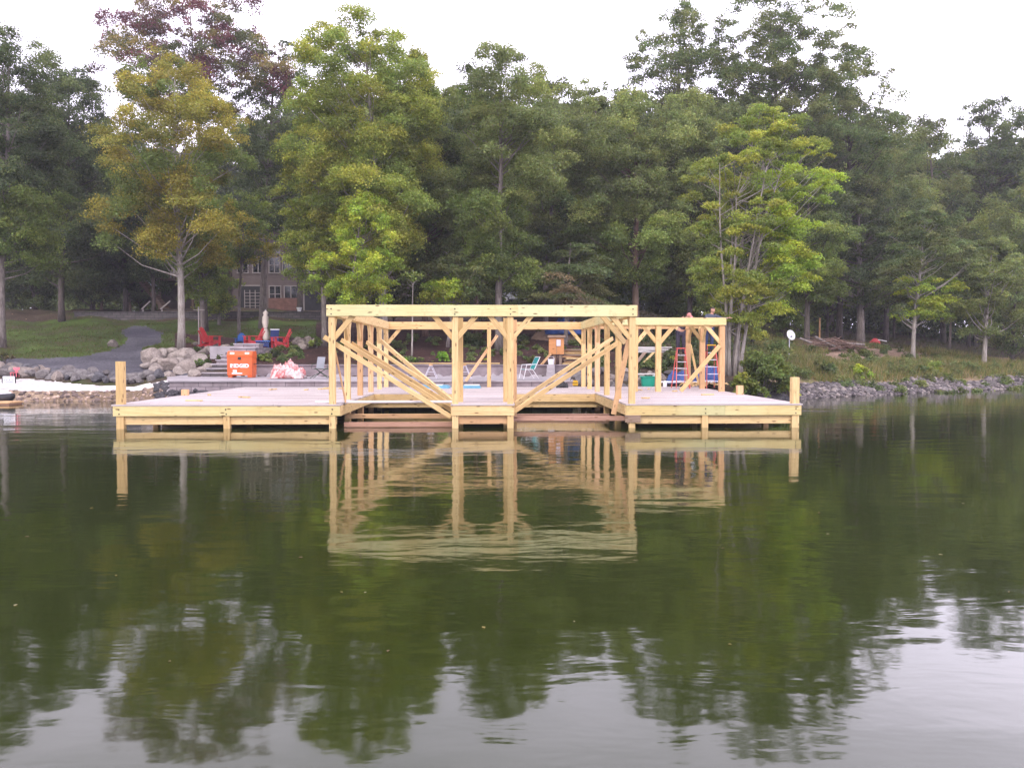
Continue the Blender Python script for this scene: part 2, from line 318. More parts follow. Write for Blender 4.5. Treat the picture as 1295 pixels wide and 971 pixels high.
def ground_z(x, Y):
    x = np.asarray(x, float); Y = np.asarray(Y, float); px = CX + FP * x / np.maximum(Y, 1)
    prof = np.stack([np.interp(Y, [a for a, _ in pr], [b for _, b in pr]) for _, pr in PROF])
    px = np.clip(px, PPX[0], PPX[-1]); i = np.clip(np.searchsorted(PPX, px) - 1, 0, len(PPX) - 2)
    t = (px - PPX[i]) / (PPX[i + 1] - PPX[i])
    z = np.take_along_axis(prof, i[None], 0)[0] * (1 - t) + np.take_along_axis(prof, (i + 1)[None], 0)[0] * t
    amp = np.clip((Y - 41) / 10, 0, 1) * .09
    return z + amp * (np.sin(x * .9 + Y * .37) + np.sin(x * .43 - Y * .71 + 2) + .6 * np.sin(x * 1.9 + Y * 1.3))
def gz(x, Y): return float(ground_z(np.array([x]), np.array([Y]))[0])
def hit(px, py):
    Ys = np.arange(30, 160, .05); xs = (px - CX) / FP * Ys
    zz = ground_z(xs, Ys); ray = np.array([Z(py, 1.0) - CAMH]) * Ys + CAMH
    k = np.argmax(zz >= ray); Y = Ys[k] if (zz >= ray).any() else 90.
    return Vector((X(px, Y), Y, gz(X(px, Y), Y)))
pxs = np.concatenate([np.arange(-2600, -300, 60), np.arange(-300, 1600, 3.5), np.arange(1600, 3900, 60)])
Yr = np.concatenate([np.arange(20, 34, 2), np.arange(34, 36.2, .4), [36.25, 36.3], np.arange(36.5, 62, .22), np.arange(62, 100, .6), np.arange(100, 400, 15), [400]])
gx, gy = np.meshgrid(pxs, Yr); jit = rng.uniform(-.3, .3, gx.shape); jy = rng.uniform(-.05, .05, gx.shape) * (gy > 37)
gxx = (gx + jit * 3.5 - CX) / FP * gy; gyy = gy + jy; gzz = ground_z(gxx, gyy) + rng.uniform(-.02, .02, gx.shape) * (gy > 41.5)
nr, nc = gx.shape
def inpoly(x, y, poly):
    c = np.zeros(x.shape, bool); n = len(poly)
    for i in range(n):
        x0, y0 = poly[i]; x1, y1 = poly[(i + 1) % n]
        if y0 == y1: continue
        c ^= ((y0 > y) != (y1 > y)) & (x < (x1 - x0) * (y - y0) / (y1 - y0) + x0)
    return c
cxm = (gxx[:-1, :-1] + gxx[1:, 1:]) / 2; cym = (gyy[:-1, :-1] + gyy[1:, 1:]) / 2; czm = (gzz[:-1, :-1] + gzz[1:, 1:]) / 2
cpx = CX + FP * cxm / cym; dep = cym * ct - (czm - CAMH) * st; cpy = CY - FP * ((cym * st + (czm - CAMH) * ct) / dep)
wob = 2.5 * np.sin(cpx * .11) + 2 * np.sin(cpx * .037 + cym)
reg = np.zeros(cpx.shape, int)
path = [(-2600, 470), (-2600, 458), (60, 453), (120, 449), (150, 440), (158, 427), (150, 417), (172, 412), (190, 414), (203, 420), (206, 431), (186, 440), (180, 452), (192, 462), (225, 470), (262, 478), (200, 484), (150, 476), (60, 469)]
reg[(cym > 42) & (cpx > 215) & (cpx < 800) & (cym < 66)] = 3
reg[(cpx < 222) & (cym > 44) & (cym < 68)] = 1
reg[(cpx >= 200) & (cpx < 400) & (cym > 58.5) & (cym < 67.8)] = 1
reg[(cpx > 960) & (cym < 66)] = 5
reg[inpoly(cpx + wob, cpy, [(1035, 452), (1060, 443), (1110, 441), (1165, 447), (1190, 456), (1120, 459), (1060, 460)])] = 7
reg[inpoly(cpx + wob, cpy + wob * .2, path) & (cym > 41) & (cym < 70)] = 2
reg[(cpx < 208 - (cym - 38.4) * 9) & (cym > 37.6 + .12 * np.sin(cpx * .09)) & (cym < 40.3 + .2 * np.sin(cpx * .04) - 2.3 * np.clip((cpx - 10) / 195, 0, 1))] = 4
reg[(cym <= 37.6) & (cpx < 222)] = 6
reg[(cym > 36.2) & (cym < 41.15) & (cpx > 212) & (cpx < 724)] = 8
for r_, nm, mk in ((0, 'ground', 'floor'), (1, 'lawn', 'lawn'), (2, 'gravel_path', 'gravel'), (3, 'mulch_ground', 'mulch'), (4, 'sand_beach', 'sand'), (5, 'shore_bank', 'bank'), (6, 'shore_ground', 'dirt'), (7, 'clay_ground', 'clay'), (8, 'walkway', 'concrete')):
    ii, jj = np.nonzero(reg == r_); f = np.stack([ii * nc + jj, ii * nc + jj + 1, (ii + 1) * nc + jj + 1, (ii + 1) * nc + jj], 1)
    u, inv = np.unique(f.ravel(), return_inverse=True); V = np.stack([gxx.ravel()[u], gyy.ravel()[u], gzz.ravel()[u]], 1)
    me = quads_mesh(nm, V, F=inv.reshape(-1, 4)); me.polygons.foreach_set('use_smooth', [True] * len(me.polygons))
    tag(link(nm, me, M[mk]), kind='structure')
# ------------------------------------------------------------------ water
def m_water():
    t = NT('lake_water'); v = t.coord('Object')
    def lay(sx, sy, sc, det):
        mp = t.n('ShaderNodeMapping'); mp.inputs['Scale'].default_value = (sx, sy, 1); t.l(v, mp.inputs[0]); return t.noise(mp.outputs[0], sc, det, .5, .3)
    a = lay(.45, 1.0, 2.2, 3); b = lay(.5, 1.1, .55, 2); c = lay(1, 1, 9, 2)
    patch = t.ramp(lay(1, 1, .11, 2), [(.4, (.35, .35, .35)), (.65, (1, 1, 1))])
    h = t.math('ADD', t.math('MULTIPLY', a, .015), t.math('ADD', t.math('MULTIPLY', b, .038), t.math('MULTIPLY', c, .0012)))
    h = t.math('MULTIPLY', h, patch)
    bp = t.n('ShaderNodeBump'); bp.inputs['Strength'].default_value = 1; bp.inputs['Distance'].default_value = .55; t.l(h, bp.inputs['Height'])
    p = t.n('ShaderNodeBsdfPrincipled'); p.inputs['Base Color'].default_value = (.020, .027, .005, 1); p.inputs['Roughness'].default_value = .05; p.inputs['IOR'].default_value = 1.45
    t.l(bp.outputs[0], p.inputs['Normal']); t.l(p.outputs[0], t.out.inputs[0]); return t.mat
M['water'] = m_water()
mb = MB(); mb.add([(-400, -60, 0), (400, -60, 0), (400, 110, 0), (-400, 110, 0)], [(0, 1, 2, 3)])
tag(mb.build('lake_water', M['water']), kind='structure')
# ------------------------------------------------------------------ dock frame of reference
PHI = math.atan((647.5 - 619) / FP); cph, sph = math.cos(PHI), math.sin(PHI); DX0, DY0 = -.84, 23.55
def U(px, v=0):
    k = (px - CX) / FP * (ct + .02 * st); return (k * (DY0 + v * cph) - DX0 + v * sph) / (cph - k * sph)
def V(px_y, u=0): return 0
def W(u, v, z=0): return Vector((DX0 + u * cph - v * sph, DY0 + u * sph + v * cph, z))
def DZ(py, u, v): return Z(py, W(u, v).y)
DROOT = dict(loc=(DX0, DY0, 0), rz=PHI)
def beam(name, p0, p1, w, h, mat, parent, up=(0, 0, 1)):
    p0 = Vector(p0); p1 = Vector(p1); d = p1 - p0; L = d.length; dn = d.normalized(); u = Vector(up)
    if abs(dn.dot(u)) > .98: u = Vector((0, 1, 0))
    yy = u.cross(dn).normalized(); zz = dn.cross(yy)
    b = min(.008, w * .12, h * .12)
    mb = MB()
    prof = [(-w / 2 + b, -h / 2), (w / 2 - b, -h / 2), (w / 2, -h / 2 + b), (w / 2, h / 2 - b), (w / 2 - b, h / 2), (-w / 2 + b, h / 2), (-w / 2, h / 2 - b), (-w / 2, -h / 2 + b)]
    vs = [(x, y, z) for x in (0, L) for y, z in prof]
    mb.add(vs, [tuple(range(8))[::-1], tuple(range(8, 16))] + [(k, (k + 1) % 8, 8 + (k + 1) % 8, 8 + k) for k in range(8)])
    o = mb.build(name, M[mat], parent); m = Matrix((dn, yy, zz)).transposed().to_4x4(); m.translation = p0; o.matrix_local = m
    return o
uL, uR = U(143), U(1013); pL, pML, pMR, pR = U(420), U(575.5), U(645.5), U(799.5)
s0, s1 = U(430), U(571); s2, s3 = U(650), U(792)
VS, VB = 6.75, 12.55; ZD = .655; ZT = 3.325; ZB = 3.02
dock = empty('wooden_dock', 'wide new wooden dock with grey pink decking around two open boat slips', 'dock', **DROOT)
dk = MB()
def slab(x0, x1, y0, y1): dk.box(x0, x1, y0, y1, ZD - .04, ZD)
slab(uL - .03, s0 + .02, -.07, VS); slab(s1 - .02, s2 + .02, -.07, VS); slab(s3 - .02, uR + .03, -.07, VS); slab(uL - .03, uR + .03, VS, VB)
dk.build('deck_boards', M['deck'], dock)
FZ0, FZ1 = ZD - .045 - .27, ZD - .045
def fascia(x0, y0, x1, y1, mat='woodg', z0=FZ0, z1=FZ1, nm='fascia_board'):
    beam(nm, (x0, y0, (z0 + z1) / 2), (x1, y1, (z0 + z1) / 2), .045, z1 - z0, mat, dock)
um = (uL + pL) / 2 - .1
fascia(uL, -.03, um, -.03); fascia(um + .004, -.034, s0, -.03); fascia(s1, -.03, s2, -.03, 'wood'); fascia(s3, -.03, (s3 + uR) / 2 + .3, -.03); fascia((s3 + uR) / 2 + .304, -.034, uR, -.03)
for x in (s0, s1, s2, s3): fascia(x, 0, x, VS, 'wood')
fascia(s0 + .03, VS, s1 - .03, VS, 'wood'); fascia(s2 + .03, VS, s3 - .03, VS, 'wood')
fascia(uL, 0, uL, VB); fascia(uR, 0, uR, VB)
for a, b in ((uL + .1, pL + .1), (s1 + .08, s2 - .08), (s3 + .05, uR - .12)):      # bearer under the front edge
    beam('bearer', (a, .10, FZ0 - .125), (b, .10, FZ0 - .125), .09, .22, 'woodo' if a > s1 and b < s3 else 'wood', dock)
for a, b in ((s0, s1), (s2, s3)): beam('bearer', (a - .3, VS + .15, FZ0 - .09), (b + .3, VS + .15, FZ0 - .09), .09, .22, 'wood', dock)
for v in (3.2, VS + .2, 9.6, 12.2):
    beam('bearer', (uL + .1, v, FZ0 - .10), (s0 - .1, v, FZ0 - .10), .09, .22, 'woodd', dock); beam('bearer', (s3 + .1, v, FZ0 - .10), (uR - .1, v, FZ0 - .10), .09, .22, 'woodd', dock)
tall = {0: DZ(457, uL, 0), 1: DZ(477, uR, 0)}
for x, v, zt, w in [(U(151), .08, tall[0], .2), (U(1006.5), .08, tall[1], .2), (U(286), .06, FZ0 + .02, .17), (U(892), .06, FZ0 + .02, .17)]:
    beam('pile', (x, v, -1.2), (x, v, zt), w, w, 'wood', dock)
for x, v, py in [(uL + .12, 5.15, 492.5), (uR - .12, 5.4, 487.5)]: beam('pile', (x, v, -1.2), (x, v, DZ(py, x, v)), .2, .2, 'woodo', dock)
for v in (2.6, 5.2, 7.8, 10.4, 12.3):
    for x in (uL + .15, (uL + pL) / 2, pL, pML, pMR, pR, (pR + uR) / 2, uR - .15):
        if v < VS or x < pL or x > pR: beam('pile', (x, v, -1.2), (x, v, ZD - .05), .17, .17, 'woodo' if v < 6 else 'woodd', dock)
# cross ties just above the water across both slips
for (xa, va, xb, vb, z, mt) in [(s0 + .05, .35, s1 + .1, .35, .075, 'woodr'), (s0 - .25, 2.4, s1, 2.4, .16, 'woodo'), (s1 + .9, .55, s3 + .1, .5, .22, 'woodr'), (s2, 3.4, s3, 3.4, .10, 'woodr')]:
    beam('cross_tie', (xa, va, z), (xb, vb, z), .14, .13 if va < 3 else .1, mt, dock)
beam('block', (U(922), .5, .30), (U(932), .55, .12), .12, .12, 'wood', dock); beam('block', (U(934), .5, .28), (U(924), .52, .08), .10, .10, 'woodo', dock)
beam('splice_plate', (pR - .2, -.075, FZ0 - .09), (pR + .22, -.075, FZ0 - .09), .04, .2, 'woodd', dock)
# ------------------------------------------------------------------ boathouse frame
fr_ = empty('boathouse_frame', 'tall open post and beam frame of fresh lumber standing over the two boat slips', 'timber frame', **DROOT)
PW = .17
rows = [.05, 2.55, 5.1, 7.65, 10.1, 12.3]
def post(x, v, par, z0=-1.2, zt=ZB, mt='wood', w=PW): beam('post', (x, v, z0), (x, v, zt), w, w, mt, par)
for i, v in enumerate(rows):
    for x in (pL, pR): post(x, v, fr_, mt=['wood', 'wood', 'wood', 'woodo', 'wood', 'wood'][i] if x == pR or i != 2 else 'woodo')
for x in (pML, pMR): post(x, .05, fr_)
post(U(582.3, 1.0), 1.0, fr_, w=.15); post(U(639.8, 1.0), 1.0, fr_, w=.15); post(U(651, 2.3), 2.3, fr_, mt='woodo', w=.12)
post(U(618.5, 12.0), 12.0, fr_, z0=ZD, w=.16)
def top(p0, p1, mt, w=.045, h=ZT - ZB, z=(ZT + ZB) / 2, par=None): beam('top_beam', (*p0, z), (*p1, z), w, h, mt, par or fr_)
xa, xb = pL - .13, pR + .11; xm = U(655)
top((xa, -.06), (xm, -.06), 'woodg'); top((xm + .004, -.062), (xb, -.06), 'woodg')
top((xa + .05, .16), (xb - .05, .16), 'wood')
top((xa, 12.4), (xb, 12.4), 'woodo'); top((xa, 12.2), (xb, 12.2), 'wood')
for x in (pL, pR):
    for sgn in (-1, 1): top((x + sgn * .11, -.03), (x + sgn * .11, 12.37), 'wood' if sgn > 0 else 'woodg')
def knee(x, v, dx, dv, par, l=.62, w=.09, h=.14, zt=ZB, mt='wood'):
    beam('knee_brace', (x + dx * .04, v + dv * .04, zt - l), (x + dx * l, v + dv * l, zt + .06), w, h, mt, par)
for x, dx in ((pL, 1), (pML, -1), (pML, 1), (pMR, -1), (pMR, 1), (pR, -1)): knee(x, .05, dx, 0, fr_, .60)
knee(pR, 1.0, -1, 0, fr_, .7)
for i, v in enumerate(rows):
    for x in (pL, pR):
        if i < 5: knee(x, v, 0, 1, fr_, .55)
        if i > 0: knee(x, v, 0, -1, fr_, .55)
for x in (pL, pR): knee(x, 12.3, 1 if x == pL else -1, 0, fr_, .6)
def diag(pxa, pya, va, pxb, pyb, vb, w=.05, h=.10, mt='wood', par=None, nm='diagonal_brace'):
    a = U(pxa, va); b = U(pxb, vb)
    beam(nm, (a, va, DZ(pya, a, va)), (b, vb, DZ(pyb, b, vb)), w, h, mt, par or fr_)
diag(410, 426, .18, 570, 527, .16, h=.13); diag(432, 430, 2.42, 571, 519, .7, h=.12); diag(445, 434, 2.68, 575, 515, 1.3, h=.11)
diag(464, 433, 5.0, 574, 508, 1.6, h=.12); diag(482, 431, 7.6, 576, 512, 1.2, h=.15); diag(492, 441, 9.8, 574, 508, 2.0, h=.14)
diag(422, 433, .3, 437, 509, .45, w=.04, h=.08, mt='woodo')
diag(651, 511, .9, 774.5, 428, 5.0, h=.13); diag(650, 520, .2, 786.5, 430, 2.6, h=.13)
diag(795, 430, .5, 776, 524, .4, w=.05, h=.14, mt='woodo'); diag(629, 424, 12.2, 589, 482, 12.3, w=.05, h=.12, mt='woodo')
# side bay over the right deck
fb = empty('side_bay_frame', 'smaller open post and beam bay on the right deck with two workers at its top', 'timber frame', **DROOT)
V0 = 7.65; bx = U(912.5, V0); bxl = U(803, V0)
for x, v, mt in ((bxl, V0, 'wood'), (U(832.3, V0), V0, 'wood'), (bx, V0, 'woodo'), (U(888, 10.1), 10.1, 'woodo'), (U(870, 12.3), 12.3, 'woodo')): post(x, v, fb, z0=ZD, mt=mt, w=.19)
bt = DZ(402, bx, V0); bb = DZ(411.3, bx, V0); hh = bt - bb
top((pR + .14, V0 - .12), (bx + .12, V0 - .12), 'woodg', h=hh, z=(bt + bb) / 2, par=fb)
top((pR + .14, V0 + .12), (bx + .1, V0 + .12), 'wood', h=hh * .9, z=(bt + bb) / 2 - .06, par=fb)
ux = U(870, 12.3); 
top((bx + .1, V0 - .09), (bx + .1, 12.5), 'wood', h=hh, z=(bt + bb) / 2, par=fb)
top((pR + .14, 12.4), (bx + .1, 12.4), 'woodo', h=hh, z=(bt + bb) / 2 , par=fb)
xx = U(832.3, V0)
for x, dx in ((bxl, 1), (xx, -1), (xx, 1), (bx, -1)): knee(x, V0, dx, 0, fb, .62, zt=bb - .02)
for x, v, dv in ((U(888, 10.1), 10.1, 1), (U(888, 10.1), 10.1, -1), (U(870, 12.3), 12.3, -1)): knee(x, v, 0, dv, fb, .55, zt=bb); knee(x, v, -1, 0, fb, .5, zt=bb)
diag(910, 437, 7.5, 861, 494.5, 7.4, h=.15, w=.045, par=fb); diag(873, 436, 10.6, 884, 487, 10.2, h=.09, w=.045, par=fb)
# ------------------------------------------------------------------ seawall, low wall
def wbox(name, pts, z0, z1, mat, label, cat, kind=None, cap=None):   # polyline wall in world xy, thickness toward +Y
    mb = MB(); r = empty(name, label, cat, (pts[0][0], pts[0][1], 0)) if cap else None
    o0 = pts[0] if r else (0, 0)
    for (a, b) in zip(pts[:-1], pts[1:]):
        mb.box(a[0] - o0[0], b[0] - o0[0], a[1] - o0[1], a[1] - o0[1] + a[2], z0, z1)
    if r:
        mb.build('wall_face', mat, r); m2 = MB()
        for (a, b) in zip(pts[:-1], pts[1:]): m2.box(a[0] - o0[0] - .03, b[0] - o0[0] + .03, a[1] - o0[1] - .08, a[1] - o0[1] + a[2] + .05, z1, z1 + .055)
        m2.build('wall_cap', cap, r); return r
    return tag(mb.build(name, mat), label, cat)
y0 = 36.0
wbox('seawall', [(X(214, y0), y0, .28), (X(724, y0), y0, .28)], -1.2, .86, M['block'], 'grey concrete block seawall with light cap along the back of the dock', 'seawall', cap=M['concrete'])
wbox('retaining_wall', [(X(322, 41.1), 41.1, .3), (X(745, 41.1), 41.1, .3)], .7, 1.46, M['concrete2'], 'long low purple grey retaining wall behind the walkway', 'wall', cap=M['concrete2'])
wbox('terrace_wall', [(X(95, 68.2), 68.2, .4), (X(425, 68.2), 68.2, .4)], 4.0, 5.28, M['block_dark'], 'dark terrace wall below the brown house across the lawn', 'wall', cap=M['block_dark'])
# ------------------------------------------------------------------ rocks
def rock_mesh(seed, sub=2, flat=.7, cuts=9):
    import bmesh
    r = random.Random(seed); bm = bmesh.new(); bmesh.ops.create_icosphere(bm, subdivisions=sub, radius=1)
    for _ in range(cuts):
        n = Vector((r.gauss(0, 1), r.gauss(0, 1), r.gauss(0, 1))).normalized(); d = r.uniform(.55, .85)
        for v in bm.verts:
            k = v.co.dot(n)
            if k > d: v.co -= n * (k - d)
    for v in bm.verts: v.co *= 1 + r.uniform(-.03, .03); v.co.z *= flat
    me = bpy.data.meshes.new('rock'); bm.to_mesh(me); bm.free(); return me
RM = {k: [rock_mesh(i + 10 * j, 3, .75 if k != 'rock_tan' else .8) for i in range(5)] for j, k in enumerate(('rock', 'rock_tan', 'rock_dark'))}
for k, l_ in RM.items():
    for me in l_: me.materials.append(M[k])
def rock(k, loc, s, label, group, cat='boulder', name='boulder', sz=1):
    o = bpy.data.objects.new(name, random.choice(RM[k])); COL.objects.link(o); o.location = loc
    o.rotation_euler = (random.uniform(-.4, .4), random.uniform(-.4, .4), random.uniform(0, 6.28)); o.scale = (s * random.uniform(.85, 1.2), s * random.uniform(.75, 1.1), s * sz * random.uniform(.8, 1.1))
    return tag(o, label, cat, group)
for row, (pa, pb, sz) in enumerate(((470, 476, .34), (476, 482, .36), (482, 488, .30))):
    n = (27, 28, 20)[row]
    for i in range(n):
        px = -40 + (250 - row * 10) * (i + random.uniform(-.3, .3)) / n; py = random.uniform(pa, pb) + (px > 100) * 3
        Y = 42.1 - row * .6 + random.uniform(-.2, .2) - 2.3 * max(0, min(1, (px - 20) / 180))
        if px > 60 and random.random() < .12: continue
        rock(random.choice(['rock', 'rock', 'rock', 'rock_dark', 'rock_tan']), (X(px, Y), Y, gz(X(px, Y), Y) + .10), sz * random.uniform(.6, 1.25), 'angular grey boulder in the rock row behind the white sand strip', 'boulders behind the white sand')
rock('rock_tan', P(40, 474, 41.2), .62, 'pale squarish boulder standing out in the rock row at far left', 'boulders behind the white sand')
rock('rock', P(73, 481, 40.6), .66, 'large pointed grey boulder at the foot of the rock row by the sand', 'boulders behind the white sand')
tp = [(190, 452, .85), (205, 448, .62), (216, 462, .8), (228, 470, .5), (232, 452, .95), (236, 466, .85), (250, 458, .7), (256, 470, .5), (197, 467, .5), (246, 474, .5), (214, 474, .4), (186, 462, .42), (222, 447, .6), (262, 464, .45), (240, 446, .5), (202, 458, .55), (225, 459, .6)]
for i, (px, py, s) in enumerate(tp):
    Y = 40.4 + (478 - py) * .14; x = X(px, Y)
    rock('rock_tan', (x, Y, max(Z(py, Y), gz(x, Y)) - .05), s * .85, 'pale tan boulder in the heap between the path and the stone steps', 'tan boulder heap left of the steps')
rock('rock_tan', (X(144, 53.5), 53.5, gz(X(144, 53.5), 53.5) + .1), .45, 'lone pale boulder at the lawn edge beside the gravel path', None)
for i in range(12):
    px = random.uniform(372, 402); Y = random.uniform(50, 53); rock('rock_tan', (X(px, Y), Y, gz(X(px, Y), Y) + .12), random.uniform(.25, .45), 'tan stone in the cluster right of the red garden chairs', 'stones right of the patio')
for i in range(16):
    px = random.uniform(245, 290) if i < 11 else random.uniform(300, 340); Y = random.uniform(46, 52); rock('rock_tan', (X(px, Y), Y, gz(X(px, Y), Y) + .08), random.uniform(.18, .34), 'small edging stone on the planted slope round the patio', 'edging stones round the patio')
for i in range(46):
    px = random.uniform(722, 905); Y = random.uniform(36.6, 40.5); rock(random.choice(['rock_tan', 'rock', 'rock']), (X(px, Y), Y, gz(X(px, Y), Y) + .08), random.uniform(.16, .42), 'stone on the rough bank behind the right half of the dock', 'stones on the bank behind the dock')
for i in range(8):
    px = random.uniform(925, 1000); Y = random.uniform(36.6, 38.2); rock('rock_dark', (X(px, Y), Y, gz(X(px, Y), Y) + .08), random.uniform(.3, .5), 'dark boulder at the water under the dense green bush', 'dark boulders under the bush')
def shore_pt(px, d):      # d metres above the waterline
    Ys = np.arange(33, 80, .05); z = ground_z(X(px, 1) * Ys, Ys); Y = Ys[np.argmax(z > 0)] + d; return X(px, Y), Y
for i in range(150):
    px = random.uniform(985, 1300); d = random.uniform(-.2, 2.0); x, Y = shore_pt(px, d)
    rock('rock', (x, Y, gz(x, Y) + .06), random.uniform(.12, .25), 'grey riprap stone among the rubble along the right shore', 'riprap stones along the right shore', cat='stone', name='riprap_stone', sz=.9)
def rubble(name, pts, mat):
    base = [rock_mesh(200 + i, 1, .75, 7) for i in range(6)]
    co = []; tri = []
    for me in base:
        c = np.empty(len(me.vertices) * 3); me.vertices.foreach_get('co', c); co.append(c.reshape(-1, 3)); tri.append(np.array([p.vertices[:] for p in me.polygons]))
    Vs, Fs = [], []; b = 0
    for (x, y, z, s) in pts:
        k = random.randrange(6); a = random.uniform(0, 6.28); c = co[k] * [s * random.uniform(.8, 1.3), s * random.uniform(.7, 1.1), s]
        ca, sa = math.cos(a), math.sin(a); q = np.stack([c[:, 0] * ca - c[:, 1] * sa + x, c[:, 0] * sa + c[:, 1] * ca + y, c[:, 2] + z], 1)
        Vs.append(q); Fs.append(tri[k] + b); b += len(q)
    me = quads_mesh(name, np.concatenate(Vs), F=np.concatenate(Fs)); return tag(link(name, me, mat), kind='stuff')
def m_rub(tint=(1, 1, 1)):
    t = NT('rubble_stone'); g = t.n('ShaderNodeNewGeometry'); v = t.coord(); n = t.noise(v, 7, 4)
    c = t.mix(1, t.ramp(g.outputs['Random Per Island'], [(0, (.04, .038, .045)), (.35, (.09, .085, .10)), (.75, (.16, .15, .165)), (1, (.30, .28, .29))]), tint, 'MULTIPLY'); c = t.mix(.6, c, t.ramp(n, [(.3, (.5, .5, .5)), (.7, (1.3, 1.3, 1.3))]), 'MULTIPLY')
    return t.bsdf(c, .9, n, .5, .02, spec=.2)
M['rub'] = m_rub((1.08, 1.0, .88)); M['rub_tan'] = m_rub((2.0, 1.6, 1.2))
pts = []
for i in range(6000):
    px = random.uniform(975, 1420); d = random.uniform(-.6, 2.3) + .3 * math.sin(px * .06); x, Y = shore_pt(px, d); pts.append((x, Y, gz(x, Y) + random.uniform(-.03, .10), random.uniform(.07, .17)))
o = rubble('riprap_rubble', pts, M['rub']); tag(o, 'bank of loose grey rubble along the right shoreline', 'rubble')
pts = []
for i in range(500):
    px = random.uniform(196, 305); Y = random.uniform(34.9, 36.0) if px > 214 else random.uniform(35.6, 38); x = X(px, Y); pts.append((x, Y, (.08 + (.40 * (Y - 34.9)) * random.uniform(.4, 1)) if px > 214 else gz(x, Y), random.uniform(.07, .17)))
pts2 = []
for i in range(600):
    px = random.uniform(-60, 210); Y = random.uniform(36.9, 37.6); x = X(px, Y); pts2.append((x, Y, gz(x, Y) - .02, random.uniform(.03, .16) * random.random() + .02))
o = rubble('shore_rubble', pts, M['rock_dark']); tag(o, 'small dark stones at the foot of the seawall left of the dock', 'rubble')
o = rubble('waterline_rubble', pts2, M['rub_tan']); tag(o, 'small brown stones in the dirt bank under the white sand', 'rubble')
# ------------------------------------------------------------------ foliage generator
def leaves(cent, R_, nper, size, cols, flat=.55, ncol=None, up=.8, sub=9, seed=0):
    g = np.random.default_rng(seed); cent = np.asarray(cent, float); n = len(cent); R_ = np.asarray(R_, float)
    k = np.repeat(np.arange(n), np.maximum(1, (nper * (R_ / R_.mean()) ** 2).astype(int)))
    sc = g.normal(size=(n, sub, 3)); sc /= np.linalg.norm(sc, axis=2, keepdims=True); sc *= g.uniform(.35, 1, (n, sub, 1)); sc[..., 2] *= flat
    si = g.integers(0, sub, len(k)); m = len(k)
    off = sc[k, si] + g.normal(size=(m, 3)) * np.array([.25, .25, .25 * flat]) 
    off[:, 2] -= .18 * (off[:, 0] ** 2 + off[:, 1] ** 2)
    c = cent[k] + off * R_[k][:, None]
    nrm = g.normal(size=(m, 3)) + np.array([0, 0, up]) + off * .5; nrm /= np.linalg.norm(nrm, axis=1, keepdims=True)
    t = np.cross(nrm, g.normal(size=(m, 3))); t /= np.linalg.norm(t, axis=1, keepdims=True); b = np.cross(nrm, t)
    s = (size * g.uniform(.6, 1.35, m))[:, None]; t = t * s * .5; b = b * s * .36
    V = np.stack([c - t, c + b * 1.0 - t * .1, c + t, c - b - t * .1], 1).reshape(-1, 3)
    cc = np.asarray(cols)[ncol if ncol is not None else np.zeros(n, int)] if np.ndim(cols) > 1 else np.tile(cols, (n, 1))
    cl = cc[k] * g.uniform(.62, 1.42, (m, 1)) * g.uniform(.70, 1.32, (n, 1))[k]
    cl[:, 0] *= g.uniform(.82, 1.10, m)
    col = np.concatenate([cl, np.ones((m, 1))], 1)
    return V, np.repeat(col, 4, 0)
PAL = {
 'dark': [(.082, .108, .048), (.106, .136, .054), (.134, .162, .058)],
 'mid': [(.145, .190, .052), (.182, .228, .058), (.220, .258, .060)],
 'blue': [(.160, .192, .066), (.200, .232, .074), (.240, .265, .078)],
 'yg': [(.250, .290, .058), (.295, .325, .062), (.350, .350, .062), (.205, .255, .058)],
 'bright': [(.33, .41, .055), (.40, .43, .055), (.29, .39, .06)],
 'gold': [(.290, .270, .060), (.370, .310, .060), (.160, .205, .058), (.33, .28, .05), (.19, .24, .06)],
 'red': [(.17, .075, .075), (.13, .08, .065), (.20, .16, .065)],
 'redtop': [(.20, .08, .10), (.27, .21, .08), (.15, .10, .09), (.13, .14, .06)],
 'olive': [(.155, .185, .065), (.185, .200, .070), (.130, .172, .062)],
 'brown': [(.20, .15, .085), (.16, .16, .06), (.13, .15, .055)],
 'lime': [(.20, .36, .04), (.26, .42, .06)],
}
PROFILES = {'oval': lambda t: np.sqrt(np.clip(1 - abs(2 * t - 1) ** 2.4, .08, 1)), 'wide': lambda t: np.sqrt(np.clip(1 - abs((t - .52) / .5) ** 2.6, .14, 1)),
            'col': lambda t: np.sqrt(np.clip(1 - abs((t - .5) / .5) ** 4, .22, 1)), 'tier': lambda t: np.clip(1.12 - t * .95, .12, 1)}
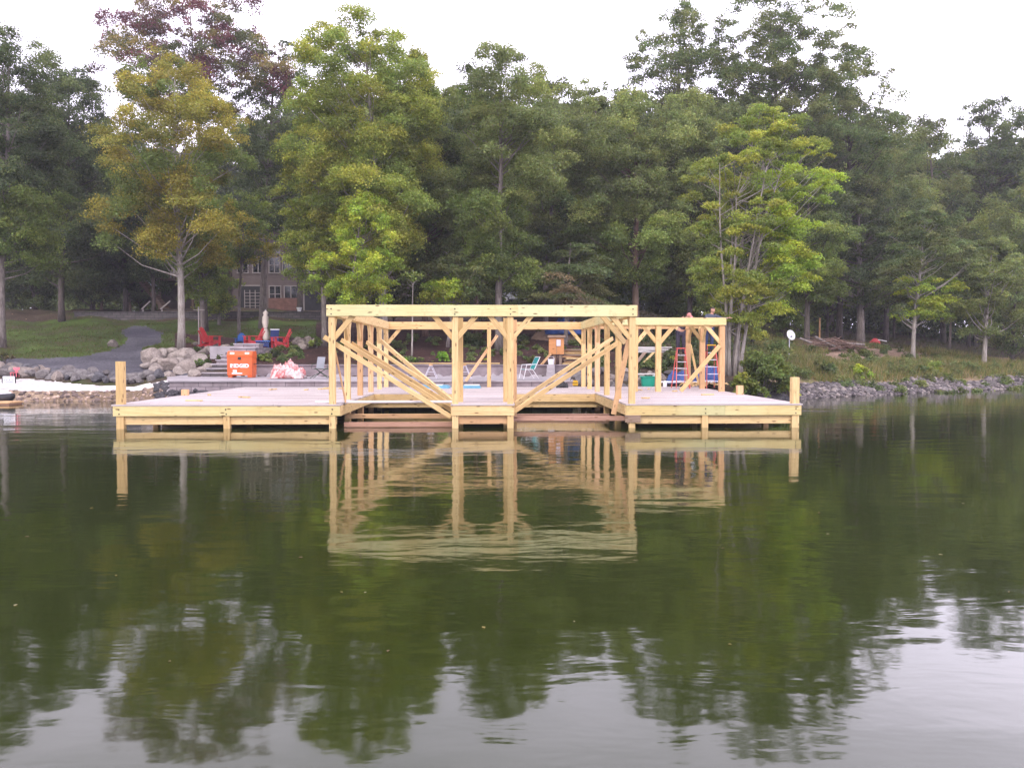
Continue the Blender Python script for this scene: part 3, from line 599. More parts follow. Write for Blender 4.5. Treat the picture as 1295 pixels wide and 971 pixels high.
def make_tree(pos, H, crown, cb, pal, tw, bark='bark', leaf=.17, layers=4.5, prof='oval', seed=1, lean=(0, 0), stems=1, clump=1.0, flat=.58, label='', group=None, name='tree', cat='tree', extra=None, limbs=True, gap=1.0):
    """pos: trunk base; H height; crown (cx,cy,R) offset of the crown axis from the trunk and radius; cb crown base height"""
    g = np.random.default_rng(seed); r = random.Random(seed)
    root = empty(name, label, cat, pos, 0, group)
    cx, cy, Rr = crown; ch = H - cb; area = 2 * Rr * ch * .78
    cr = clump * min(1.12, max(.5, Rr * .30)); n = int(max(10, area * 2.0 / (cr * cr) * gap))
    t = g.uniform(0, 1, n * 6); t = t[g.uniform(0, 1, n * 6) < PROFILES[prof](t) ** 1.3][:n]; n = len(t); ang = g.uniform(0, 2 * math.pi, n)
    ph = g.uniform(0, 6.28, 4)
    lump = .86 + .17 * np.sin(2 * ang + ph[0] + 4 * t) + .14 * np.sin(3 * ang + ph[1] - 9 * t) + .12 * np.sin(13 * t + ph[2])
    rr = 1.12 * Rr * PROFILES[prof](t) * np.clip(lump, .45, 1.12) * np.sqrt(g.uniform(.05, 1, n)) - cr * .2; rr = np.maximum(rr, 0)
    zc = cb + cr * .4 + t * (ch - cr * .6)
    cen = np.stack([cx * np.clip(zc / H * 1.4, 0, 1) + rr * np.cos(ang), cy + rr * np.sin(ang), zc], 1)
    Rc = cr * g.uniform(.6, 1.25, n) * (1 - .25 * t)
    P_ = PAL[pal]; ncol = g.integers(0, len(P_), n)
    cols = np.array(P_)
    if extra:       # (palette, function choosing clumps by relative position)
        e, fn = extra; cols = np.concatenate([cols, np.array(PAL[e])]); sel = fn((cen[:, 0] - cx) / Rr, t) ; ncol = np.where(sel, len(P_) + g.integers(0, len(PAL[e]), n), ncol)
    nper = area * layers / (leaf * leaf * .36 * .62) / n
    Vv, C = leaves(cen, Rc, nper, leaf, cols, flat=flat, ncol=ncol, seed=seed)
    me = quads_mesh('crown', Vv, attr=C); link('crown', me, M['leaf'], root)
    mb = MB()
    for s in range(stems):
        a = 2 * math.pi * s / stems + .6; sp = 0 if stems == 1 else .35
        th = cb + ch * (.86 if stems == 1 else r.uniform(.5, .8)); ex = (cx * .9 + lean[0] * 0) if stems == 1 else cx * .7 + math.cos(a) * Rr * r.uniform(.25, .6); ey = cy if stems == 1 else cy * .7 + math.sin(a) * Rr * .5
        pts = []; rad = []
        w1, w2 = r.uniform(-1, 1) * H * .007, r.uniform(-1, 1) * H * .007; N = 14
        for i in range(N):
            q = i / (N - 1); e = q ** 1.3
            pts.append((math.cos(a) * sp * (1 - q) + ex * e + math.sin(q * 7) * w1, math.sin(a) * sp * (1 - q) + ey * e + math.sin(q * 6 + 1) * w2, q * th - (.15 if i == 0 else 0)))
            rad.append(tw / 2 * (1 - .82 * q ** 1.1) * (1.22 if i == 0 else 1.0) * (.88 if stems == 1 else 1 / 1.9))
        mb.tube(pts, rad, 9 if stems == 1 else 6)
        idx = range(s, n, stems)
        for j in idx:
            if r.random() < (.5 if stems == 1 else .25): continue
            c = Vector(cen[j]); dist = math.hypot(c.x - ex * .5, c.y)
            hz = max(cb * (r.uniform(.86, 1.0) if stems == 1 else .35), c.z - dist * r.uniform(.35, .85) - .2); q = min(.97, hz / th); f = q * (N - 1); i0 = int(f); fr = f - i0
            a0 = Vector(pts[i0]).lerp(Vector(pts[min(N - 1, i0 + 1)]), fr); rw = rad[i0] * .42
            mid = a0.lerp(c, .5) + Vector((r.uniform(-.2, .2), r.uniform(-.2, .2), -.12 * (c - a0).length * r.uniform(.2, 1)))
            mb.tube([a0, mid, c], [max(.018, min(rw, .02 + .014 * (c - a0).length)), max(.012, rw * .5) if rw < .04 else .028, .010], 5, cap=False)
    mb.build('trunk', M[bark], root, smooth=True)
    return root
def T(px, Y, cxp, hwp, topy, cby, pal, twp, label, seed, **k):
    """tree described by where it shows: trunk column and distance, crown centre / half width / top / bottom"""
    x = X(px, Y); z = gz(x, Y); H = Z(topy, Y) - z; cb = Z(cby + (18 if 290 < cby < 380 and cby != 301 else 0), Y) - z
    k.setdefault('leaf', .108 * (Y / 50) ** .8)
    return make_tree((x, Y, z), H, (X(cxp, Y) - x, k.pop('cy', 0), hwp / FP * Y), max(.3, cb), pal, twp / FP * Y, label=label, seed=seed, **k)
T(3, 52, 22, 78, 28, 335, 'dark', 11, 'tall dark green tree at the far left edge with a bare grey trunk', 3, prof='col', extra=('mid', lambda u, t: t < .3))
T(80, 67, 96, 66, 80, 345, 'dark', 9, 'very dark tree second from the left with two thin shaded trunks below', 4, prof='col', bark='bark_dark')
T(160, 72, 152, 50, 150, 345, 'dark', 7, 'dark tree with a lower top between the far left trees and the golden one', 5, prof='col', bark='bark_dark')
T(229, 50, 224, 104, 62, 330, 'gold', 11, 'golden olive tree with one straight pale trunk beside the gravel path', 6, prof='wide', layers=3.4, clump=.85, bark='bark_pale', gap=.9, flat=.6)
T(262, 62, 245, 112, -6, 150, 'redtop', 7, 'tallest tree at upper left whose thin top leaves have turned red and purple', 7, layers=3.0, clump=.8, prof='wide', bark='bark_dark')
T(257, 56, 258, 42, 225, 388, 'mid', 7, 'green tree with a slim leaning trunk just right of the golden one', 8, layers=3.0, extra=('gold', lambda u, t: (t > .55)))
T(333, 64, 352, 52, 52, 301, 'dark', 11, 'dark tree leaning right in front of the brown house with reddish upper leaves', 9, prof='col', layers=2.8, bark='bark', extra=('red', lambda u, t: (t > .75) & (u < .2)), clump=.85)
T(411, 51, 402, 56, 120, 352, 'yg', 9, 'yellow green tree with a curved trunk just left of the boathouse frame', 10, prof='col')
T(487, 48, 462, 92, 13, 330, 'yg', 12, 'tallest yellow green tree rising behind the left slip of the boathouse', 11, prof='wide', layers=5.5, bark='bark_pale', clump=.9, gap=1.3)
T(437, 45, 462, 52, 240, 378, 'bright', 6, 'small tree with the brightest yellow leaves hanging low above the left beam', 12, layers=4, clump=.8, bark='bark', prof='oval')
T(458, 54, 515, 62, 62, 350, 'yg', 9, 'yellow green tree with a reddish trunk right of the tallest yellow one', 13, prof='col', bark='bark_red', extra=('mid', lambda u, t: t < .45))
T(538, 56, 548, 58, 128, 385, 'olive', 9, 'olive green tree above the middle of the left beam', 14, prof='col', bark='bark_red')
T(566, 49, 585, 50, 318, 398, 'olive', 5, 'low spreading olive sapling just above the beam beside the siding corner', 15, layers=3.4, clump=.8, extra=('bright', lambda u, t: (u < 0) & (t < .6)))
T(631, 49, 634, 80, 56, 345, 'blue', 12, 'tall blue green tree with a straight pinkish grey trunk above the mid posts', 16, prof='wide', layers=4.2, extra=('mid', lambda u, t: t < .35), bark='bark')
T(602, 57, 598, 52, 92, 335, 'mid', 8, 'dark green tree tucked behind and left of the tall blue green one', 17, prof='col', bark='bark_red')
T(690, 58, 704, 70, 100, 325, 'blue', 9, 'broad blue green tree above the right slip of the boathouse', 18, prof='col', extra=('olive', lambda u, t: t < .4))
T(715, 50, 722, 78, 292, 398, 'olive', 7, 'low olive brown tree with drooping layered boughs above the right beam', 19, layers=3.4, flat=.25, prof='tier', extra=('brown', lambda u, t: t < .45), bark='bark')
T(748, 64, 752, 52, 104, 335, 'blue', 8, 'dark tree between the broad blue green one and the reddish trunked one', 20, prof='col', bark='bark_dark')
T(805, 56, 800, 72, 108, 345, 'blue', 11, 'dark green tree with a slanting reddish trunk above the right boathouse post', 21, prof='col', bark='bark_red', extra=('mid', lambda u, t: t < .3))
T(858, 68, 856, 72, 4, 235, 'olive', 9, 'airy tall treetop against the sky right of centre, left of the tallest', 22, layers=2.8, clump=.75, bark='bark_dark', prof='wide')
T(870, 58, 878, 60, 112, 350, 'blue', 8, 'blue green tree behind the left side of the multi stemmed tree', 23, prof='col', bark='bark_dark')
T(990, 66, 972, 104, -18, 330, 'olive', 12, 'tallest airy tree at the top of the picture right of centre', 24, layers=3.6, clump=.8, bark='bark_dark', prof='wide', extra=('dark', lambda u, t: t < .45))
T(1062, 70, 1074, 76, 58, 300, 'olive', 9, 'airy tree right of the tallest one, its top sloping down to the right', 25, layers=3, clump=.75, bark='bark_dark')
T(926, 40.5, 962, 88, 138, 425, 'yg', 9, 'bright yellow green tree with many slender pale stems beside the side bay', 26, stems=9, layers=4.0, clump=.66, bark='bark_pale', prof='wide', flat=.35, extra=('bright', lambda u, t: (u > .1) & (t < .8)))
T(1088, 68, 1082, 78, 235, 388, 'dark', 12, 'dark broad tree with a thick straight trunk behind the brush pile', 27, prof='wide', bark='bark')
T(1154, 57, 1168, 54, 262, 416, 'olive', 6.5, 'small tree with yellow lower boughs standing on the bare clay slope', 28, layers=3.4, flat=.33, clump=.85, prof='wide', extra=('bright', lambda u, t: (t < .42) & (u > -.5)), bark='bark_pale')
T(1244, 57, 1252, 56, 300, 428, 'blue', 7, 'layered green tree with a pale trunk above the riprap at far right', 29, layers=3.6, flat=.33, clump=.85, prof='wide', bark='bark_pale')
T(1192, 80, 1168, 58, 148, 370, 'olive', 8, 'mid height hazy tree between the tall ones and the far right crown', 30, prof='col', bark='bark_dark', layers=3)
T(1250, 84, 1246, 70, 124, 350, 'dark', 9, 'big dark rounded treetop at upper right', 31, prof='wide', bark='bark_dark', layers=3, clump=.85)
T(1318, 70, 1312, 62, 205, 420, 'blue', 9, 'blue green tree cut by the right edge of the picture', 32, prof='col', bark='bark_dark')
T(1120, 74, 1120, 60, 180, 370, 'blue', 8, 'blue green tree behind the clay slope right of the brush pile', 33, prof='col', bark='bark_dark')
T(1020, 60, 1020, 58, 215, 400, 'mid', 9, 'shaded green tree rising behind the satellite dish', 34, prof='col', bark='bark_dark')
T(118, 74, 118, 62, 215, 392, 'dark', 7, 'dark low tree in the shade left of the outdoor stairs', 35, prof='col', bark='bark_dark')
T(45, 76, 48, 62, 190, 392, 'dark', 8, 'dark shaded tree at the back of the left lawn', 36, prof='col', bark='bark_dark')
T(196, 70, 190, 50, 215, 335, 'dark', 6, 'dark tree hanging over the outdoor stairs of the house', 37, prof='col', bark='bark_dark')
T(278, 66, 272, 34, 320, 398, 'mid', 5, 'small green tree at the left corner of the brown house', 38, layers=4, prof='oval', extra=('yg', lambda u, t: t < .4))
T(303, 60, 312, 50, 235, 322, 'mid', 5, 'green tree whose boughs hang over the left end of the house', 39, layers=2.6, clump=.8, extra=('gold', lambda u, t: t < .5))
T(380, 69, 378, 40, 200, 290, 'dark', 9, 'dark tree close in front of the house windows', 40, layers=3, prof='oval', bark='bark_dark')
T(1280, 62, 1285, 40, 320, 452, 'olive', 6, 'thin pale green tree at far right near the water', 41, layers=2.2, prof='col', bark='bark_dark')
for i, (px, Y, hw, ty, pal, lab) in enumerate((
  (425, 58, 34, 300, 'mid', 'low leafy understory tree just left of the left beam end'), (498, 60, 40, 285, 'olive', 'low leafy understory tree behind the trunks over the left beam'),
  (607, 62, 36, 290, 'mid', 'low leafy understory tree left of the straight pinkish grey trunk'), (672, 66, 42, 275, 'olive', 'low leafy understory tree right of the straight pinkish grey trunk'),
  (770, 60, 44, 280, 'mid', 'low leafy understory tree left of the slanting reddish trunk'), (845, 62, 40, 290, 'olive', 'low leafy understory tree right of the slanting reddish trunk'),
  (896, 56, 34, 300, 'mid', 'low leafy understory tree left of the many pale stems'), (1045, 72, 46, 300, 'mid', 'low leafy understory tree left of the thick straight trunk'),
  (1200, 72, 44, 300, 'olive', 'low leafy understory tree between the two layered trees at right'), (180, 76, 46, 280, 'dark', 'low dark understory tree left of the pale trunk'),
  (1268, 70, 44, 300, 'mid', 'low leafy understory tree behind the rightmost layered tree'), (1130, 76, 46, 290, 'olive', 'low leafy understory tree between the thick trunk and the yellow boughed one'),
  (1225, 78, 48, 280, 'mid', 'shaded understory tree left of the rightmost layered tree'))):
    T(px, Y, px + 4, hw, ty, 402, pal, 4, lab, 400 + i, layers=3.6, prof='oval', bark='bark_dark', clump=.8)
# shared background woodland crowns
bgm = []
for i in range(3):
    H = 18; rt = make_tree((0, 0, 0), H, (0, 0, 4.2), 2.2 + i, ['dark', 'dark', 'blue'][i], .45, bark='bark_dark', leaf=.27, layers=4.6, prof=['col', 'wide', 'col'][i], seed=80 + i, limbs=False,
                   label='dark leafy tree in the shaded woodland mass behind the shoreline trees', group='woodland trees in the background', name='woodland_tree')
    bgm.append(rt)
k = 0
for row, (Y, st_) in enumerate(((92, 62), (106, 55), (124, 60))):
    px = -260 + row * 21
    while px < 1560:
        p_ = px + random.uniform(-14, 14); Yy = Y + random.uniform(-5, 5); x = X(p_, Yy)
        tgt = np.interp(p_, [-300, 0, 120, 210, 330, 420, 640, 760, 900, 1100, 1180, 1300, 1600], [80, 100, 165, 165, 130, 110, 112, 112, 110, 130, 170, 150, 180]) + random.uniform(0, 30)
        if 200 < p_ < 420 and row == 0: px += st_; continue
        H = Z(tgt, Yy) - gz(x, Yy)
        o = bgm[k] if k < 3 else copy_tree(bgm[k % 3])
        o.location = (x, Yy, gz(x, Yy) - .1); s = H / 18; o.scale = (s * random.uniform(.9, 1.2), s, s); o.rotation_euler = (0, 0, random.uniform(0, 6.28)); k += 1
        px += st_
# near-ground undergrowth in the woodland (mass)
def bush(px, Y, wpx, hpx, pal, label, seed, name='bush', cat='bush', leaf=.11, layers=5, group=None, basepy=None, flat=.7, clump=.6, depth=1.0):
    x = X(px, Y); z = gz(x, Y) if basepy is None else Z(basepy, Y); W_ = wpx / FP * Y; H = hpx / FP * Y
    g = np.random.default_rng(seed); n = int(max(8, W_ * H * 5)); cr = clump * min(.6, H * .35)
    a = g.uniform(0, 6.28, n); q = np.sqrt(g.uniform(0, 1, n)); t = g.uniform(0, 1, n)
    rr = np.maximum(0, W_ / 2 - cr * .6) * q * np.sqrt(np.clip(1.02 - t ** 2, 0, 1)); cen = np.stack([rr * np.cos(a), rr * np.sin(a) * depth, cr * .3 + t * max(.05, H - cr * .8)], 1)
    P_ = np.array(PAL[pal]); area = W_ * H; nper = area * layers / (leaf * leaf * .36 * .62) / n
    Vv, C = leaves(cen, cr * g.uniform(.7, 1.3, n), nper, leaf, P_, flat=flat, ncol=g.integers(0, len(P_), n), seed=seed)
    root = empty(name, label, cat, (x, Y, z), 0, group); link('foliage', quads_mesh('foliage', Vv, attr=C), M['leaf'], root)
    mb = MB(); r = random.Random(seed)
    for j in range(min(n, 14)): c = cen[j]; mb.tube([(c[0] * .15, c[1] * .15, -.1), (c[0] * .6, c[1] * .6, c[2] * .6), tuple(c)], [.02, .014, .006], 4, cap=False)
    mb.build('stems', M['bark_dark'], root); return root
bush(962, 37.6, 92, 52, 'mid', 'large dense dark green bush at the water right behind the dock', 50, layers=6, basepy=497)
bush(985, 38.6, 56, 60, 'olive', 'olive brown bush behind the dense one, below the satellite dish', 51, basepy=494, layers=4)
bush(1000, 37.2, 26, 26, 'yg', 'small yellow green bush at the water beside the tall right dock post', 52, basepy=500)
bush(935, 36.9, 24, 30, 'yg', 'small bright bush at the left foot of the dense shoreline bush', 53, basepy=500)
bush(1092, 45.9, 38, 20, 'bright', 'round bright yellow green shrub on the bank above the riprap', 54, basepy=480)
bush(1040, 45, 44, 28, 'olive', 'scrubby olive shrub on the bank left of the bright round one', 55, basepy=478, layers=2.5)
bush(1180, 49.5, 34, 20, 'yg', 'leafy shrub on the bank below the small yellow boughed tree', 56, basepy=472, layers=3)
bush(1145, 48.5, 40, 14, 'olive', 'low olive shrub on the bank right of the bright round one', 57, basepy=474, layers=2.6)
bush(1225, 54, 60, 13, 'olive', 'low spreading shrub above the riprap near the pale trunked tree', 58, basepy=472, layers=3)
bush(1270, 56, 50, 12, 'mid', 'low green shrub above the riprap at far right', 59, basepy=471, layers=3)
bush(520, 43, 22, 21, 'lime', 'left one of two bright lime green clumps behind the retaining wall', 60, basepy=466, name='plant', cat='plant', leaf=.16)
bush(559, 43, 22, 21, 'lime', 'right one of two bright lime green clumps behind the retaining wall', 61, basepy=465, name='plant', cat='plant', leaf=.16)
bush(545, 43.5, 60, 9, 'yg', 'low yellow green plants between the two lime clumps', 62, basepy=465, name='plant', cat='plant', layers=3)
bush(610, 43, 50, 11, 'yg', 'low yellow green plants behind the wall between the mid posts', 63, basepy=464, name='plant', cat='plant', layers=3)
bush(332, 43.6, 30, 18, 'mid', 'green plant just right of the orange job box', 64, basepy=463, name='plant', cat='plant')
bush(348, 45, 24, 14, 'dark', 'dark green plant between the orange box and the patio chairs', 65, basepy=455, name='plant', cat='plant')
bush(398, 50, 18, 14, 'mid', 'small green plant by the tan stones right of the patio', 66, basepy=437, name='plant', cat='plant')
bush(7, 43.5, 24, 16, 'brown', 'dry yellow brown shrub on the rocks at the far left edge', 67, basepy=457, layers=2.4)
bush(272, 70, 34, 38, 'mid', 'leafy shrub at the left corner of the brown house', 68, basepy=392)
bush(508, 62, 34, 16, 'bright', 'bright yellow green shrub just peeking over the left beam', 69, basepy=393)
bush(650, 52, 60, 30, 'dark', 'dark green shrub on the slope between the mid posts and the wooden box', 70, basepy=450, layers=3)
bush(600, 51, 50, 30, 'dark', 'dark green shrub on the slope seen between the two mid posts', 71, basepy=450, layers=3)
bush(850, 44, 30, 26, 'yg', 'yellowish shrub behind the left ladder', 72, basepy=476, layers=3)
bush(855, 60, 60, 34, 'mid', 'green shrub just above the beam of the side bay', 73, basepy=410, layers=4)
bush(1000, 62, 50, 36, 'mid', 'leafy green shrub above and left of the satellite dish', 74, basepy=425, layers=4)
bush(950, 52, 40, 28, 'yg', 'yellow green shrub behind the many pale stems', 75, basepy=430, layers=3)
bush(500, 70, 60, 20, 'dark', 'dark shrub below the siding corner of the house', 76, basepy=396, layers=4)
def undergrowth(name, n, pxr, Yr_, hr, pal, label, seed, wid=.9, leaf=.14, layers=2.0):
    g = np.random.default_rng(seed); px = g.uniform(*pxr, n); Y = g.uniform(*Yr_, n); x = (px - CX) / FP * Y; z = ground_z(x, Y); h = g.uniform(*hr, n)
    cen = np.stack([x, Y, z + h * .5], 1); P_ = np.array(PAL[pal])
    nper = layers * 2 * wid * hr[1] / (leaf * leaf * .36)
    Vv, C = leaves(cen, h * wid, min(nper, 260), leaf, P_, flat=.6, ncol=g.integers(0, len(P_), n), seed=seed)
    return tag(link(name, quads_mesh(name, Vv, attr=C), M['leaf']), label, 'undergrowth', kind='stuff')
undergrowth('woodland_undergrowth', 420, (-250, 1500), (86, 132), (1.0, 3.2), 'dark', 'shaded undergrowth on the floor of the background woodland', 90, leaf=.3)
undergrowth('distant_wood', 900, (-400, 1700), (136, 150), (4, 13), 'dark', 'distant wood closing the gaps between the trunks', 94, leaf=.8, wid=.35, layers=3.0)
undergrowth('slope_groundcover', 170, (225, 720), (42.5, 57), (.12, .3), 'olive', 'low patchy groundcover scattered on the mulched slope', 91, leaf=.1)
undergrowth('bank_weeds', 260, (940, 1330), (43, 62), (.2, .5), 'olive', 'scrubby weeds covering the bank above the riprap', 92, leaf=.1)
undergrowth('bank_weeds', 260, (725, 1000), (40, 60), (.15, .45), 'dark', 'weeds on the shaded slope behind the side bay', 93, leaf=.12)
# grass blades
def blades(name, n, pxr, Yr_, h, cols, label, seed, cond=None):
    g = np.random.default_rng(seed); px = g.uniform(*pxr, n); Y = g.uniform(*Yr_, n); x = (px - CX) / FP * Y; z = ground_z(x, Y)
    ok = z > .55
    if cond is not None:
        rr_ = reg[np.clip(np.searchsorted(Yr, Y) - 1, 0, reg.shape[0] - 1), np.clip(np.searchsorted(pxs, px) - 1, 0, reg.shape[1] - 1)]; ok &= np.isin(rr_, cond)
    x, Y, z = x[ok], Y[ok], z[ok]; m = len(x); a = g.uniform(0, 6.28, m); hh_ = h * g.uniform(.4, 1.3, m); w_ = .012 + .02 * g.uniform(0, 1, m); lx, ly = g.normal(0, .35, m) * hh_, g.normal(0, .35, m) * hh_
    A = np.stack([x - np.cos(a) * w_, Y - np.sin(a) * w_, z - .02], 1); B = np.stack([x + np.cos(a) * w_, Y + np.sin(a) * w_, z - .02], 1); C_ = np.stack([x + lx, Y + ly, z + hh_], 1)
    cc = np.array(cols)[g.integers(0, len(cols), m)] * g.uniform(.7, 1.3, (m, 1)); col = np.repeat(np.concatenate([cc, np.ones((m, 1))], 1), 3, 0)
    return tag(link(name, quads_mesh(name, np.stack([A, B, C_], 1).reshape(-1, 3), nv=3, attr=col), M['leaf']), label, 'grass', kind='stuff')
blades('bank_grass', 60000, (930, 1420), (43, 64), .42, [(.17, .19, .05), (.24, .20, .08), (.30, .24, .11), (.12, .16, .045)], 'long dry grass on the bank above the riprap', 95, [5, 0])
blades('lawn_grass', 50000, (-250, 420), (44, 66), .09, [(.075, .12, .022), (.09, .12, .03), (.12, .10, .045)], 'short green grass of the left lawn', 96, [1])
blades('woodland_grass', 20000, (725, 1300), (44, 80), .3, [(.07, .08, .03), (.10, .09, .04)], 'sparse grass on the woodland slope', 97, [0])

# ================================================================== props
def on(px, py, Y): p = P(px, py, Y); return p
def G(px, Y): x = X(px, Y); return Vector((x, Y, gz(x, Y)))
# ---- house
def window(root, x0, x1, z0, z1, y, cols=2, rows_=1, nm='window'):
    f = MB(); t_ = .09
    for a in (x0, x1 - t_): f.box(a, a + t_, y - .06, y + .04, z0, z1)
    for a in (z0, z1 - t_): f.box(x0 + t_, x1 - t_, y - .06, y + .04, a, a + t_)
    for i in range(1, cols): c = x0 + (x1 - x0) * i / cols; f.box(c - .035, c + .035, y - .05, y + .03, z0 + t_, z1 - t_)
    for i in range(1, rows_):
        c = z0 + (z1 - z0) * i / rows_
        for j in range(cols):
            a = x0 + t_ if j == 0 else x0 + (x1 - x0) * j / cols + .035; b = x1 - t_ if j == cols - 1 else x0 + (x1 - x0) * (j + 1) / cols - .035
            f.box(a, b, y - .045, y + .03, c - .025, c + .025)
    o = f.build(nm, M['trim'], root); g = MB(); g.box(x0 + .04, x1 - .04, y - .01, y + .01, z0 + .04, z1 - .04); g.build('pane', M['glass'], o)
HY = 75.0; hb = 5.75
hx = lambda px: X(px, HY) - X(295, HY); hz = lambda py: Z(py, HY) - hb
house = empty('brown_house', 'two storey brown sided house with taupe window frames behind the trees', 'house', (X(295, HY), HY, hb))
w1 = hx(425); ez, rz_ = hz(318), hz(286); xr = hx(352)
m = MB(); m.prism([(0, -1.2), (w1, -1.2), (w1, ez), (xr, rz_), (0, ez)][::-1], 0, 9); m.build('gable_wall', M['siding'], house)
m = MB(); m.box(hx(341), hx(384), -.12, -.003, 0, hz(377)); m.build('brick_base', M['brick'], house)
m = MB()
for (xa_, za, xb_, zb) in ((-.5, ez - .25, xr, rz_ + .05), (w1 + .5, ez - .25, xr, rz_ + .05)):
    m.add([(xa_, -.5, za), (xb_, -.5, zb), (xb_, 9.3, zb), (xa_, 9.3, za), (xa_, -.5, za + .16), (xb_, -.5, zb + .16), (xb_, 9.3, zb + .16), (xa_, 9.3, za + .16)], [(0, 1, 2, 3), (7, 6, 5, 4), (0, 4, 5, 1), (1, 5, 6, 2), (2, 6, 7, 3), (3, 7, 4, 0)])
m.build('roof', M['roof'], house)
for a, b, c, d, co, ro in ((301, 316, 346, 325, 2, 1), (320.5, 335.5, 346, 325, 2, 1), (341, 356, 346, 325, 2, 2), (341, 356, 322.5, 313, 1, 1), (358, 371, 346, 325, 2, 1), (375, 383, 346, 325, 1, 1), (385, 400, 346, 325, 2, 1), (341, 357, 383, 361, 2, 2), (360, 378, 383, 361, 2, 1)):
    window(house, hx(a), hx(b), hz(c), hz(d), -.03, co, ro)
def recess(root, x0, x1, z0, z1, y, nm):
    f = MB(); f.box(x0 - .1, x0, y - .08, y, z0, z1 + .1); f.box(x1, x1 + .1, y - .08, y, z0, z1 + .1); f.box(x0, x1, y - .08, y, z1, z1 + .1); o = f.build(nm, M['trim'], root)
    g = MB(); g.box(x0, x1, y - .05, y - .004, z0, z1); g.build('shade_panel', M['black'], o); return o  # flat black panel on the wall paints the shade inside the opening
o = recess(house, hx(305), hx(331), 0.02, hz(362), 0, 'porch_opening'); f = MB()
for i in range(6): f.box(hx(311), hx(331), -.14, -.10, .1 + i * .28, .14 + i * .28)
for i in range(4): f.box(hx(311) + i * (hx(331) - hx(311)) / 3 - .03, hx(311) + i * (hx(331) - hx(311)) / 3 + .03, -.18, -.141, .0, 1.75)
f.build('railing', M['trim'], house)
recess(house, hx(386), hx(408), 0.02, hz(360), 0, 'garage_opening')
m = MB(); m.box(w1 + .02, hx(556), 3, 11, -1.2, hz(312)); m.build('side_wing', M['siding'], house)
m = MB(); m.prism([(w1 - .3, hz(312) - .1), (hx(560), hz(312) - .1), (hx(555), hz(292)), (w1 + 1, hz(292))][::-1], 2.4, 11.5); m.build('roof', M['roof'], house)
window(house, hx(440), hx(456), hz(346), hz(325), 2.97); window(house, hx(500), hx(516), hz(346), hz(325), 2.97); window(house, hx(525), hx(538), hz(378), hz(358), 2.97)
# left wing with pale lean-to roof, deck and stairs
m = MB(); m.box(hx(188), -.02, 2.5, 9, -1.2, hz(338)); m.build('left_wing', M['siding'], house)
m = MB(); m.add([(hx(180), .6, hz(341)), (-.1, .6, hz(333)), (-.1, 6, hz(306)), (hx(186), 6, hz(318)), (hx(180), .6, hz(341) + .15), (-.1, .6, hz(333) + .15), (-.1, 6, hz(306) + .15), (hx(186), 6, hz(318) + .15)], [(3, 2, 1, 0), (4, 5, 6, 7), (0, 1, 5, 4), (1, 2, 6, 5), (2, 3, 7, 6), (3, 0, 4, 7)]); m.build('porch_roof', M['roof'], house)
for a in (213, 245): m = MB(); m.box(hx(a), hx(a) + .28, .7, .98, hz(352), hz(338)); m.build('porch_column', M['white'], house)
m = MB(); m.box(hx(120), -.1, .4, 2.45, hz(354), hz(351)); m.build('deck_floor', M['woodd'], house)
m = MB()
for i in range(40): a = hx(122) + i * (hx(290) - hx(122)) / 39; m.box(a, a + .05, .42, .47, hz(351), hz(351) + .9)
m.box(hx(122), hx(290), .40, .48, hz(351) + .9, hz(351) + .97); m.build('deck_railing', M['woodd'], house)
for a in (124, 160, 198, 240, 285): m = MB(); m.box(hx(a), hx(a) + .2, .5, .7, -1, hz(354)); m.build('deck_post', M['woodd'], house)
st1 = empty('outdoor_stairs', 'dark outdoor stairs with pale sloping handrails left of the brown house', 'stairs', (X(175, 73.5), 73.5, hb))
sx = X(208, 73.5) - X(175, 73.5); sh = Z(350, 73.5) - hb
for k_ in (0, 1): m = MB(); m.bar((0, k_ * 1.1, sh - .15), (sx, k_ * 1.1, .05), .06, .3); m.build('stringer', M['woodd'], st1)
for i in range(12): m = MB(); m.box(sx * i / 12, sx * (i + 1) / 12 + .05, .04, 1.06, sh * (1 - i / 12) - .12, sh * (1 - i / 12) - .07); m.build('tread', M['woodd'], st1)
for k_ in (0, 1): m = MB(); m.bar((0, k_ * 1.1 - .02, sh + .75), (sx * .62, k_ * 1.1 - .02, sh * .38 + .8), .07, .07); m.build('handrail', M['white'], st1)
for k_, (a, b) in enumerate(((179, 190), (203, 215))):
    p = P(a, 391, 69.5); m = MB(); q = P(b, 381, 69.5) - p; m.bar((0, 0, 0), q, .09, .09); m.bar((.1, .05, -.3), (.1, .05, .15), .07, .07)
    tag(m.build('pale_handrail', M['trim'], loc=p), ('left' if k_ == 0 else 'right') + ' one of two short pale rails slanting up beside the terrace wall', 'handrail')
# ---- patio
pt = MB(); a = G(262, 49.5); pt.box(X(266, 44.9), X(306, 44.9), 44.85, 47.0, 1.3, 2.42); pt.box(X(268, 47), X(352, 50), 47.003, 55.5, 1.7, 2.36); tag(pt.build('patio', M['concrete']), kind='structure')
st2 = empty('stone_steps', 'flight of grey stone block steps climbing from the walkway to the patio', 'steps', (X(274, 40.9), 40.9, .95))
for i in range(8):
    m = MB(); s_ = i * .12; m.box(-.68 + s_ * .6, .66 + s_ * .5, i * .45, i * .45 + .47 + (i == 7) * .3, -.1, .2 * (i + 1) - .06); o = m.build('riser', M['block_dark'] if i < 3 else M['block'], st2)
    m = MB(); m.box(-.72 + s_ * .6, .70 + s_ * .5, i * .45 - .04, i * .45 + .43 + (i == 7) * .3, .2 * (i + 1) - .06 + .003, .2 * (i + 1)); m.build('tread', M['concrete'], st2)
